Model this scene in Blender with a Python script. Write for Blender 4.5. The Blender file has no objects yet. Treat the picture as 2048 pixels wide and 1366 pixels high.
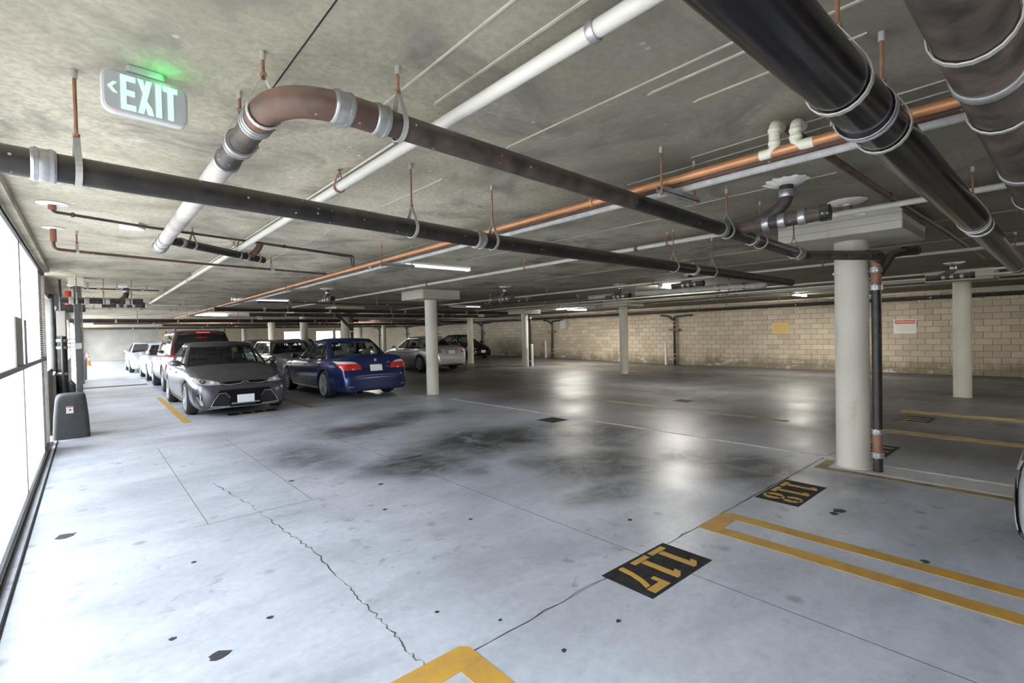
import bpy, bmesh, math, random
from mathutils import Vector, Matrix
from mathutils.bvhtree import BVHTree
random.seed(7)
PI = math.pi
scene = bpy.context.scene
COL = scene.collection

# ------------------------------------------------------------------ camera
cam_data = bpy.data.cameras.new('camera')
cam = bpy.data.objects.new('camera', cam_data)
COL.objects.link(cam)
cam_data.sensor_width = 36.0
cam_data.lens = 974.378 / 2048 * 36.0
cam_data.clip_start = 0.02
cam_data.clip_end = 300
_r = Vector((0.753500, -0.657059, -0.022593))
_d = Vector((-0.028273, 0.001949, -0.999598))
_f = Vector((0.656840, 0.753836, -0.017108))
cam.matrix_world = Matrix(((_r.x, -_d.x, -_f.x, 0.0), (_r.y, -_d.y, -_f.y, 0.0), (_r.z, -_d.z, -_f.z, 1.5), (0, 0, 0, 1)))
scene.camera = cam

# ------------------------------------------------------------------ sky, sun, exposure
world = bpy.data.worlds.new('overcast_sky')
scene.world = world
world.use_nodes = True
bg = world.node_tree.nodes['Background']
bg.inputs['Color'].default_value = (0.88, 0.94, 1.0, 1)
bg.inputs['Strength'].default_value = 3.05
vs = scene.view_settings
vs.view_transform = 'Standard'
vs.look = 'None'
vs.gamma = 1.0
vs.use_curve_mapping = False
vs.exposure = 2.1
scene.cycles.max_bounces = 10
scene.cycles.diffuse_bounces = 6
scene.cycles.glossy_bounces = 4
scene.cycles.transmission_bounces = 6
scene.cycles.transparent_max_bounces = 12
scene.cycles.caustics_reflective = False
scene.cycles.caustics_refractive = False
scene.cycles.sample_clamp_indirect = 6.0

CEIL = 2.6
XW = 21.1          # right block wall face
YF = 51.5          # far wall face
XG = -0.47         # gate plane

# ------------------------------------------------------------------ materials
MATS = {}

def new_mat(name):
    m = bpy.data.materials.new(name)
    m.use_nodes = True
    nt = m.node_tree
    return m, nt, nt.nodes['Principled BSDF']

def node(nt, typ, **kw):
    n = nt.nodes.new(typ)
    for k, v in kw.items():
        setattr(n, k, v)
    return n

def noise(nt, vec, scale, detail=4, rough=0.55, dist=0.0):
    n = node(nt, 'ShaderNodeTexNoise')
    n.inputs['Scale'].default_value = scale
    n.inputs['Detail'].default_value = detail
    n.inputs['Roughness'].default_value = rough
    n.inputs['Distortion'].default_value = dist
    if vec is not None:
        nt.links.new(vec, n.inputs['Vector'])
    return n.outputs['Fac']

def ramp(nt, fac, stops):
    r = node(nt, 'ShaderNodeValToRGB')
    el = r.color_ramp.elements
    while len(el) < len(stops):
        el.new(0.5)
    for e, (p, c) in zip(el, stops):
        e.position = p
        e.color = (c, c, c, 1) if isinstance(c, (int, float)) else (*c, 1)
    nt.links.new(fac, r.inputs['Fac'])
    return r.outputs['Color']

def mixc(nt, fac, a, b, mode='MIX'):
    n = node(nt, 'ShaderNodeMix', data_type='RGBA', blend_type=mode)
    for sock, v in ((n.inputs[0], fac), (n.inputs[6], a), (n.inputs[7], b)):
        if hasattr(v, 'links'):
            nt.links.new(v, sock)
        elif isinstance(v, (int, float)):
            sock.default_value = v
        else:
            sock.default_value = (*v, 1)
    return n.outputs[2]

def math_n(nt, op, a, b=None, clamp=False):
    n = node(nt, 'ShaderNodeMath', operation=op, use_clamp=clamp)
    for i, v in enumerate((a, b)):
        if v is None:
            continue
        if hasattr(v, 'links'):
            nt.links.new(v, n.inputs[i])
        else:
            n.inputs[i].default_value = v
    return n.outputs[0]

def wpos(nt, sc=(1, 1, 1)):
    g = node(nt, 'ShaderNodeNewGeometry')
    m = node(nt, 'ShaderNodeVectorMath', operation='MULTIPLY')
    nt.links.new(g.outputs['Position'], m.inputs[0])
    m.inputs[1].default_value = sc
    return m.outputs[0]

def bump(nt, bsdf, h, strength=0.3, dist=0.01):
    b = node(nt, 'ShaderNodeBump')
    b.inputs['Strength'].default_value = strength
    b.inputs['Distance'].default_value = dist
    nt.links.new(h, b.inputs['Height'])
    nt.links.new(b.outputs['Normal'], bsdf.inputs['Normal'])

def simple(name, col, rough=0.5, metal=0.0, var=0.0, vscale=6.0, col2=None, spec=None, bmp=0.0, coat=0.0, coatr=0.1, dust=None, specks=False):
    if name in MATS:
        return MATS[name]
    m, nt, b = new_mat(name)
    b.inputs['Roughness'].default_value = rough
    b.inputs['Metallic'].default_value = metal
    if spec is not None:
        b.inputs['Specular IOR Level'].default_value = spec
    if coat:
        b.inputs['Coat Weight'].default_value = coat
        b.inputs['Coat Roughness'].default_value = coatr
    if var or col2:
        f = noise(nt, wpos(nt), vscale, 6, 0.6)
        c2 = col2 if col2 else tuple(max(0, c * (1 - var)) for c in col)
        cc = ramp(nt, f, [(0.35, c2), (0.65, col)])
        if dust:
            g = node(nt, 'ShaderNodeNewGeometry')
            sp = node(nt, 'ShaderNodeSeparateXYZ')
            nt.links.new(g.outputs['Normal'], sp.inputs[0])
            up = ramp(nt, sp.outputs['Z'], [(0.0, 0.0), (0.75, 0.8)])
            cc = mixc(nt, math_n(nt, 'MULTIPLY', up, ramp(nt, noise(nt, wpos(nt), 3, 6, 0.7), [(0.3, 0.4), (0.7, 1.0)])), cc, dust)
        if specks:
            vo = node(nt, 'ShaderNodeTexVoronoi', feature='F1')
            vo.inputs['Scale'].default_value = 26
            nt.links.new(wpos(nt), vo.inputs['Vector'])
            rs = node(nt, 'ShaderNodeSeparateColor')
            nt.links.new(vo.outputs['Color'], rs.inputs[0])
            k = math_n(nt, 'MULTIPLY', ramp(nt, vo.outputs['Distance'], [(0.10, 1.0), (0.16, 0.0)]), ramp(nt, rs.outputs[0], [(0.70, 0.0), (0.74, 0.85)]))
            cc = mixc(nt, k, cc, (0.50, 0.46, 0.38))
        nt.links.new(cc, b.inputs['Base Color'])
        if bmp:
            bump(nt, b, f, bmp, 0.004)
    else:
        b.inputs['Base Color'].default_value = (*col, 1)
    MATS[name] = m
    return m

def emit(name, col, strength):
    m, nt, b = new_mat(name)
    b.inputs['Base Color'].default_value = (*col, 1)
    b.inputs['Emission Color'].default_value = (*col, 1)
    b.inputs['Emission Strength'].default_value = strength
    MATS[name] = m
    return m

# floor: worn polished concrete with oil and tyre stains
def floor_mat():
    m, nt, b = new_mat('polished_concrete_floor')
    p = wpos(nt)
    warp = node(nt, 'ShaderNodeTexNoise')
    warp.inputs['Scale'].default_value = 0.9
    warp.inputs['Detail'].default_value = 5
    nt.links.new(p, warp.inputs['Vector'])
    wv = node(nt, 'ShaderNodeVectorMath', operation='MULTIPLY_ADD')
    nt.links.new(warp.outputs['Color'], wv.inputs[0])
    wv.inputs[1].default_value = (1.1, 1.6, 0)
    nt.links.new(p, wv.inputs[2])
    pw = wv.outputs[0]
    stain = None
    for (x, y, rx, ry, s) in [(4.75, 6.3, 1.5, 1.25, .97), (3.6, 5.9, 1.1, .8, .9), (2.6, 7.2, .8, 1.2, .7), (4.95, 4.3, 1.2, 1.0, .9),
                              (5.85, 3.35, 1.0, 1.15, .97), (6.2, 5.4, 1.2, 1.5, .97), (4.2, 3.55, .65, .5, .75), (4.0, 8.45, 1.2, .8, .85), (5.2, 8.8, 1.1, 1.0, .8),
                              (9.6, 8.9, 2.0, 2.0, .5), (6.0, 2.2, .8, .5, .6), (5.2, 1.9, .5, .35, .35), (2.6, 12.6, 1.0, .6, .6), (8.0, 9.2, 1.6, 1.2, .6)]:
        sub = node(nt, 'ShaderNodeVectorMath', operation='SUBTRACT')
        nt.links.new(pw, sub.inputs[0])
        sub.inputs[1].default_value = (x, y, 0)
        mul = node(nt, 'ShaderNodeVectorMath', operation='MULTIPLY')
        nt.links.new(sub.outputs[0], mul.inputs[0])
        mul.inputs[1].default_value = (1 / rx, 1 / ry, 0)
        ln = node(nt, 'ShaderNodeVectorMath', operation='LENGTH')
        nt.links.new(mul.outputs[0], ln.inputs[0])
        mr = node(nt, 'ShaderNodeMapRange', interpolation_type='SMOOTHSTEP')
        nt.links.new(ln.outputs['Value'], mr.inputs[0])
        mr.inputs[1].default_value = 0.15
        mr.inputs[2].default_value = 1.25
        mr.inputs[3].default_value = s
        mr.inputs[4].default_value = 0.0
        stain = mr.outputs[0] if stain is None else math_n(nt, 'MAXIMUM', stain, mr.outputs[0])
    sep = node(nt, 'ShaderNodeSeparateXYZ')
    nt.links.new(p, sep.inputs[0])
    # the inner aisle beyond the joint is far dirtier
    n1 = noise(nt, p, 0.35, 5, 0.6)
    xs = math_n(nt, 'ADD', sep.outputs['X'], math_n(nt, 'MULTIPLY', math_n(nt, 'SUBTRACT', n1, 0.5), 2.2))
    dirt = node(nt, 'ShaderNodeMapRange', interpolation_type='SMOOTHSTEP')
    nt.links.new(xs, dirt.inputs[0])
    dirt.inputs[1].default_value = 5.6
    dirt.inputs[2].default_value = 8.2
    dirt.inputs[3].default_value = 0.0
    dirt.inputs[4].default_value = 0.97
    n2 = noise(nt, wpos(nt, (0.55, 1.0, 1)), 1.3, 6, 0.65, 0.4)
    mot = ramp(nt, n2, [(0.42, 0.0), (0.80, 0.50)])
    dn = math_n(nt, 'MULTIPLY', dirt.outputs[0], ramp(nt, noise(nt, wpos(nt, (0.8, 0.35, 1)), 0.55, 5, 0.6), [(0.32, 1.0), (0.72, 0.72)]))
    cl = ramp(nt, noise(nt, wpos(nt, (1.0, 1.4, 1)), 2.1, 8, 0.68, 0.9), [(0.30, 0.5), (0.56, 1.15)])
    stain = math_n(nt, 'MULTIPLY', stain, cl, clamp=True)
    tot = math_n(nt, 'MAXIMUM', stain, mot)
    fine = noise(nt, p, 16, 8, 0.7)
    clean = ramp(nt, fine, [(0.3, (0.42, 0.45, 0.52)), (0.7, (0.54, 0.57, 0.64))])
    col = mixc(nt, tot, clean, (0.046, 0.047, 0.054))
    col = mixc(nt, dn, col, (0.042, 0.035, 0.028))
    # brownish grime beside the gate machine
    br = ramp(nt, noise(nt, p, 0.8, 4, 0.6), [(0.45, 0.0), (0.7, 0.55)])
    yb = node(nt, 'ShaderNodeMapRange', interpolation_type='SMOOTHSTEP')
    nt.links.new(sep.outputs['Y'], yb.inputs[0])
    yb.inputs[1].default_value = 9.0
    yb.inputs[2].default_value = 11.5
    col = mixc(nt, math_n(nt, 'MULTIPLY', br, yb.outputs[0]), col, (0.26, 0.215, 0.15))
    # gum and oil drops
    vo = node(nt, 'ShaderNodeTexVoronoi', feature='F1')
    vo.inputs['Scale'].default_value = 3.4
    nt.links.new(p, vo.inputs['Vector'])
    spot = ramp(nt, vo.outputs['Distance'], [(0.07, 1.0), (0.20, 0.0)])
    rsel = node(nt, 'ShaderNodeSeparateColor')
    nt.links.new(vo.outputs['Color'], rsel.inputs[0])
    sel = ramp(nt, rsel.outputs[0], [(0.30, 0.0), (0.75, 0.55)])
    col = mixc(nt, math_n(nt, 'MULTIPLY', spot, sel), col, (0.10, 0.10, 0.12))
    blot = math_n(nt, 'MULTIPLY', ramp(nt, noise(nt, p, 8.0, 3, 0.6, 0.3), [(0.585, 0.0), (0.68, 0.6)]), ramp(nt, noise(nt, p, 0.8, 3, 0.6), [(0.42, 0.0), (0.62, 1.0)]))
    col = mixc(nt, blot, col, (0.13, 0.135, 0.155))
    sm = ramp(nt, noise(nt, wpos(nt, (0.35, 1.6, 1)), 2.4, 6, 0.65, 0.6), [(0.50, 0.0), (0.75, 0.35)])
    col = mixc(nt, sm, col, (0.26, 0.27, 0.30))
    nt.links.new(col, b.inputs['Base Color'])
    rg = ramp(nt, noise(nt, p, 0.9, 5, 0.6), [(0.3, 0.34), (0.7, 0.48)])
    nt.links.new(rg, b.inputs['Roughness'])
    sp = node(nt, 'ShaderNodeMapRange')
    nt.links.new(dn, sp.inputs[0])
    sp.inputs[3].default_value = 0.6
    sp.inputs[4].default_value = 0.16
    nt.links.new(sp.outputs[0], b.inputs['Specular IOR Level'])
    bump(nt, b, fine, 0.06, 0.003)
    MATS['floor'] = m
    return m

def ceiling_mat():
    m, nt, b = new_mat('board_marked_ceiling_concrete')
    p = wpos(nt)
    a = noise(nt, wpos(nt, (1.6, 0.35, 1)), 2.2, 8, 0.65, 0.6)
    c = noise(nt, p, 0.75, 6, 0.62, 0.5)
    d = noise(nt, p, 30, 6, 0.7)
    col = ramp(nt, c, [(0.32, (0.20, 0.172, 0.126)), (0.49, (0.45, 0.39, 0.285)), (0.64, (0.64, 0.565, 0.435))])
    col = mixc(nt, ramp(nt, a, [(0.35, 0.0), (0.7, 0.45)]), col, (0.64, 0.565, 0.43))
    col = mixc(nt, ramp(nt, noise(nt, p, 1.4, 5, 0.65, 1.0), [(0.50, 0.0), (0.70, 0.85)]), col, (0.12, 0.11, 0.092))
    col = mixc(nt, ramp(nt, d, [(0.42, 0.0), (0.62, 0.5)]), col, (0.22, 0.21, 0.19))
    vo = node(nt, 'ShaderNodeTexVoronoi', feature='F1')
    vo.inputs['Scale'].default_value = 5.0
    nt.links.new(p, vo.inputs['Vector'])
    col = mixc(nt, ramp(nt, vo.outputs['Distance'], [(0.04, 0.8), (0.07, 0.0)]), col, (0.72, 0.70, 0.64))
    # water stains, and light falloff painted dark over the first bay and inner aisle
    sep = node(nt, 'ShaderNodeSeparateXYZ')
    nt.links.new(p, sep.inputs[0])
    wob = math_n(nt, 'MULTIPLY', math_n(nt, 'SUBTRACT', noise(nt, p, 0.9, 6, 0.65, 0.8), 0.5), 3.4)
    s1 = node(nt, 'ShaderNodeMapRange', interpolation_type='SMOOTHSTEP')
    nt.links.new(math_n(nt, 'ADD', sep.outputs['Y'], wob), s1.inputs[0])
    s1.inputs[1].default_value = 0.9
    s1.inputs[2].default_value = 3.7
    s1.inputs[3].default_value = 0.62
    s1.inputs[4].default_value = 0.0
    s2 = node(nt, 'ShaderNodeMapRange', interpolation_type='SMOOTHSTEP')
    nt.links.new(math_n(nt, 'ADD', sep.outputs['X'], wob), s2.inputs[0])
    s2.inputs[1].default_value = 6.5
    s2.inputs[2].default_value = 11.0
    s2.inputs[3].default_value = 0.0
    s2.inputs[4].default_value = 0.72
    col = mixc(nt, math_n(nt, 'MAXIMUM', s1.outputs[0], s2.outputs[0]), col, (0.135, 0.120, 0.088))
    nt.links.new(col, b.inputs['Base Color'])
    b.inputs['Roughness'].default_value = 0.85
    bump(nt, b, a, 0.25, 0.01)
    MATS['ceiling'] = m
    return m

def block_mat(name, use_attr):
    m, nt, b = new_mat(name)
    if use_attr:
        at = node(nt, 'ShaderNodeAttribute', attribute_name='tone')
        rnd = at.outputs['Fac']
    else:
        oi = node(nt, 'ShaderNodeObjectInfo')
        rnd = oi.outputs['Random']
    p = wpos(nt)
    col = ramp(nt, rnd, [(0.0, (0.50, 0.425, 0.315)), (0.5, (0.59, 0.505, 0.38)), (1.0, (0.66, 0.57, 0.44))])
    col = mixc(nt, ramp(nt, noise(nt, p, 40, 5, 0.7), [(0.4, 0.0), (0.7, 0.25)]), col, (0.30, 0.25, 0.17))
    col = mixc(nt, ramp(nt, noise(nt, p, 0.5, 5, 0.6), [(0.5, 0.0), (0.75, 0.45)]), col, (0.34, 0.29, 0.19))
    sep = node(nt, 'ShaderNodeSeparateXYZ')
    nt.links.new(p, sep.inputs[0])
    zz = math_n(nt, 'ADD', sep.outputs['Z'], math_n(nt, 'MULTIPLY', math_n(nt, 'SUBTRACT', noise(nt, wpos(nt, (1, 1, 0.3)), 1.6, 5, 0.7), 0.5), 1.5))
    damp = node(nt, 'ShaderNodeMapRange')
    nt.links.new(zz, damp.inputs[0])
    damp.inputs[1].default_value = -0.05
    damp.inputs[2].default_value = 0.38
    damp.inputs[3].default_value = 0.7
    damp.inputs[4].default_value = 0.0
    col = mixc(nt, damp.outputs[0], col, (0.13, 0.11, 0.065))
    eff = ramp(nt, noise(nt, wpos(nt, (1, 0.8, 1.6)), 2.3, 5, 0.6), [(0.56, 0.0), (0.64, 0.8)])
    low = node(nt, 'ShaderNodeMapRange')
    nt.links.new(sep.outputs['Z'], low.inputs[0])
    low.inputs[1].default_value = 0.15
    low.inputs[2].default_value = 0.5
    low.inputs[3].default_value = 1.0
    low.inputs[4].default_value = 0.0
    col = mixc(nt, math_n(nt, 'MULTIPLY', eff, low.outputs[0]), col, (0.62, 0.58, 0.50))
    nt.links.new(col, b.inputs['Base Color'])
    b.inputs['Roughness'].default_value = 0.9
    bump(nt, b, noise(nt, p, 60, 4, 0.7), 0.35, 0.004)
    MATS[name] = m
    return m

def far_block_mat():
    m, nt, b = new_mat('far_block_masonry')
    tc = wpos(nt)
    sep = node(nt, 'ShaderNodeSeparateXYZ')
    nt.links.new(tc, sep.inputs[0])
    cmb = node(nt, 'ShaderNodeCombineXYZ')
    nt.links.new(math_n(nt, 'ADD', sep.outputs['X'], sep.outputs['Y']), cmb.inputs[0])
    nt.links.new(sep.outputs['Z'], cmb.inputs[1])
    br = node(nt, 'ShaderNodeTexBrick')
    br.inputs['Scale'].default_value = 1.0
    br.inputs['Brick Width'].default_value = 0.4
    br.inputs['Row Height'].default_value = 0.2
    br.inputs['Mortar Size'].default_value = 0.008
    br.inputs['Color1'].default_value = (0.60, 0.51, 0.38, 1)
    br.inputs['Color2'].default_value = (0.54, 0.46, 0.34, 1)
    br.inputs['Mortar'].default_value = (0.30, 0.25, 0.18, 1)
    nt.links.new(cmb.outputs[0], br.inputs['Vector'])
    col = mixc(nt, ramp(nt, noise(nt, tc, 0.6, 5), [(0.5, 0.0), (0.75, 0.4)]), br.outputs['Color'], (0.32, 0.28, 0.2))
    nt.links.new(col, b.inputs['Base Color'])
    b.inputs['Roughness'].default_value = 0.9
    bump(nt, b, br.outputs['Fac'], -0.4, 0.006)
    MATS['far_block'] = m
    return m

def column_mat():
    m, nt, b = new_mat('smooth_column_concrete')
    p = wpos(nt)
    col = ramp(nt, noise(nt, p, 1.2, 6, 0.6), [(0.35, (0.48, 0.445, 0.37)), (0.65, (0.58, 0.545, 0.465))])
    col = mixc(nt, ramp(nt, noise(nt, wpos(nt, (7, 7, 2.2)), 1.0, 5, 0.7), [(0.60, 0.0), (0.70, 0.7)]), col, (0.40, 0.34, 0.20))
    col = mixc(nt, ramp(nt, noise(nt, wpos(nt, (5, 5, 9)), 1.3, 5, 0.7), [(0.70, 0.0), (0.76, 0.7)]), col, (0.24, 0.23, 0.20))
    nt.links.new(col, b.inputs['Base Color'])
    b.inputs['Roughness'].default_value = 0.75
    bump(nt, b, noise(nt, p, 25, 5), 0.15, 0.004)
    MATS['column'] = m
    return m

def gate_mat():
    m, nt, b = new_mat('perforated_white_gate_sheet')
    tr = node(nt, 'ShaderNodeBsdfTranslucent')
    tr.inputs['Color'].default_value = (0.9, 0.92, 0.94, 1)
    tp = node(nt, 'ShaderNodeBsdfTransparent')
    b.inputs['Base Color'].default_value = (0.85, 0.86, 0.87, 1)
    b.inputs['Roughness'].default_value = 0.6
    m1 = node(nt, 'ShaderNodeMixShader')
    m1.inputs[0].default_value = 0.55
    nt.links.new(b.outputs[0], m1.inputs[1])
    nt.links.new(tr.outputs[0], m1.inputs[2])
    m2 = node(nt, 'ShaderNodeMixShader')
    m2.inputs[0].default_value = 0.30
    nt.links.new(m1.outputs[0], m2.inputs[1])
    nt.links.new(tp.outputs[0], m2.inputs[2])
    nt.links.new(m2.outputs[0], nt.nodes['Material Output'].inputs['Surface'])
    MATS['gate'] = m
    return m

def glass_mat(name, tint, mix, rough=0.05):
    m, nt, b = new_mat(name)
    b.inputs['Base Color'].default_value = (0.02, 0.022, 0.025, 1)
    b.inputs['Roughness'].default_value = rough
    b.inputs['Specular IOR Level'].default_value = 0.6
    tp = node(nt, 'ShaderNodeBsdfTransparent')
    tp.inputs['Color'].default_value = (*tint, 1)
    ms = node(nt, 'ShaderNodeMixShader')
    ms.inputs[0].default_value = mix
    nt.links.new(b.outputs[0], ms.inputs[1])
    nt.links.new(tp.outputs[0], ms.inputs[2])
    nt.links.new(ms.outputs[0], nt.nodes['Material Output'].inputs['Surface'])
    MATS[name] = m
    return m

def paint_mat(name, col, metal=0.6, rough=0.32, dust=0.35, dustc=(0.34, 0.33, 0.31)):
    m, nt, b = new_mat(name)
    g = node(nt, 'ShaderNodeNewGeometry')
    sep = node(nt, 'ShaderNodeSeparateXYZ')
    nt.links.new(g.outputs['Normal'], sep.inputs[0])
    up = ramp(nt, sep.outputs['Z'], [(0.30, 0.0), (0.85, 1.0)])
    n = ramp(nt, noise(nt, g.outputs['Position'], 5.0, 6, 0.65), [(0.3, 0.55), (0.7, 1.0)])
    fac = math_n(nt, 'MULTIPLY', math_n(nt, 'MULTIPLY', up, n), dust)
    cc = mixc(nt, fac, col, dustc)
    nt.links.new(cc, b.inputs['Base Color'])
    inv = math_n(nt, 'SUBTRACT', 1.0, fac)
    nt.links.new(math_n(nt, 'MULTIPLY', inv, metal), b.inputs['Metallic'])
    nt.links.new(math_n(nt, 'MULTIPLY', inv, 0.5), b.inputs['Coat Weight'])
    mr = node(nt, 'ShaderNodeMapRange')
    nt.links.new(fac, mr.inputs[0])
    mr.inputs[3].default_value = rough
    mr.inputs[4].default_value = 0.75
    nt.links.new(mr.outputs[0], b.inputs['Roughness'])
    b.inputs['Coat Roughness'].default_value = 0.15
    MATS[name] = m
    return m

floor_mat(); ceiling_mat(); column_mat(); gate_mat(); far_block_mat()
block_mat('block_piece', False); block_mat('block_field', True)
M_MORTAR = simple('mortar', (0.34, 0.28, 0.19), 0.95, var=0.3, vscale=3)
M_IRON = simple('black_cast_iron', (0.006, 0.006, 0.008), 0.22, 0.0, col2=(0.010, 0.009, 0.010), vscale=9, spec=0.32)
M_IRON2 = simple('dusty_black_iron', (0.034, 0.027, 0.023), 0.42, 0.0, col2=(0.010, 0.009, 0.009), vscale=11, spec=0.35, dust=(0.17, 0.145, 0.115), specks=True)
M_BROWN = simple('rust_brown_iron', (0.120, 0.056, 0.034), 0.6, 0.0, col2=(0.050, 0.028, 0.020), vscale=8, bmp=0.15, dust=(0.26, 0.19, 0.14), specks=True)
M_DKBROWN = simple('dark_brown_iron', (0.085, 0.056, 0.042), 0.55, 0.0, col2=(0.022, 0.018, 0.017), vscale=10, bmp=0.2, dust=(0.20, 0.16, 0.125), specks=True)
M_RED = simple('red_primer_pipe', (0.30, 0.12, 0.075), 0.6, 0.0, var=0.3, vscale=10)
M_COPPER = simple('orange_copper', (0.52, 0.24, 0.11), 0.42, 0.35, var=0.25, vscale=5)
M_RUST = simple('rusty_rod', (0.33, 0.16, 0.09), 0.7, 0.2, var=0.4, vscale=20)
M_WPIPE = simple('white_painted_pipe', (0.55, 0.52, 0.455), 0.5, 0.0, var=0.1, vscale=4)
M_GPIPE = simple('grey_wrapped_pipe', (0.50, 0.48, 0.45), 0.7, 0.0, var=0.25, vscale=12)
M_PVC = simple('cream_pvc', (0.66, 0.62, 0.50), 0.45, 0.0, var=0.1)
M_GALV = simple('galvanised_steel', (0.46, 0.455, 0.45), 0.38, 0.75, var=0.25, vscale=25)
M_STRAP = simple('dull_zinc', (0.50, 0.48, 0.44), 0.55, 0.5, var=0.2, vscale=15)
M_FOAM = simple('white_patch_foam', (0.78, 0.74, 0.70), 0.9, 0.0, var=0.15, vscale=15)
M_YEL = simple('yellow_road_paint', (0.53, 0.30, 0.045), 0.6, col2=(0.40, 0.235, 0.06), vscale=7)
M_YELOLD = simple('faded_yellow_paint', (0.38, 0.27, 0.10), 0.65, col2=(0.17, 0.135, 0.08), vscale=5)
M_BLKP = simple('black_stencil_paint', (0.018, 0.017, 0.018), 0.8, col2=(0.034, 0.033, 0.034), vscale=16, spec=0.15)
M_WLINE = simple('white_cement_line', (0.80, 0.79, 0.77), 0.7, var=0.25, vscale=5)
M_BLACK = simple('black_plastic', (0.055, 0.057, 0.065), 0.5, var=0.25, vscale=12)
M_DARK = simple('matt_black', (0.012, 0.012, 0.012), 0.8)
M_RUBBER = simple('tyre_rubber', (0.028, 0.028, 0.030), 0.75, var=0.3, vscale=20)
M_RIM = simple('alloy_rim', (0.45, 0.46, 0.49), 0.35, 0.35)
M_CHROME = simple('chrome', (0.78, 0.78, 0.80), 0.16, 1.0)
M_WHITE = simple('white_enamel', (0.80, 0.80, 0.79), 0.4)
M_PLATE = simple('licence_plate_white', (0.80, 0.83, 0.84), 0.45)
M_STEEL = simple('painted_dark_steel', (0.060, 0.062, 0.060), 0.5, 0.2, var=0.3, vscale=8)
M_CREAM = simple('cream_painted_steel', (0.66, 0.63, 0.54), 0.6, var=0.2, vscale=4)
M_GREYP = simple('grey_sign_plastic', (0.42, 0.43, 0.43), 0.45, var=0.08)
M_SLABSIDE = simple('joint_filler', (0.17, 0.175, 0.18), 0.9)
M_ORANGE = simple('cone_orange', (0.80, 0.16, 0.03), 0.5)
M_TAIL = simple('red_lens', (0.62, 0.018, 0.014), 0.22, coat=0.8)
M_TAILW = simple('clear_lens', (0.62, 0.60, 0.62), 0.18, coat=0.8)
M_LAMPIN = simple('headlamp_reflector', (0.66, 0.67, 0.70), 0.2, 0.6, coat=0.8)
M_AMBER = simple('amber_lens', (0.65, 0.25, 0.06), 0.3)
M_SEATD = simple('dark_seat_cloth', (0.05, 0.05, 0.052), 0.9)
M_SEATL = simple('light_seat_leather', (0.52, 0.50, 0.45), 0.6)
M_CABIN = simple('cabin_black', (0.02, 0.02, 0.022), 0.8)
M_LEAF = simple('leaf_green', (0.16, 0.26, 0.05), 0.6, var=0.5, vscale=3)
M_OUT = simple('sunlit_paving', (0.55, 0.54, 0.52), 0.9, var=0.15, vscale=1)
M_ROOM = simple('stucco_grey', (0.36, 0.34, 0.31), 0.9, var=0.15, vscale=2)
M_GLASS = glass_mat('car_glass', (0.72, 0.76, 0.75), 0.62)
M_GLASSD = glass_mat('dark_car_glass', (0.25, 0.27, 0.28), 0.35)

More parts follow.
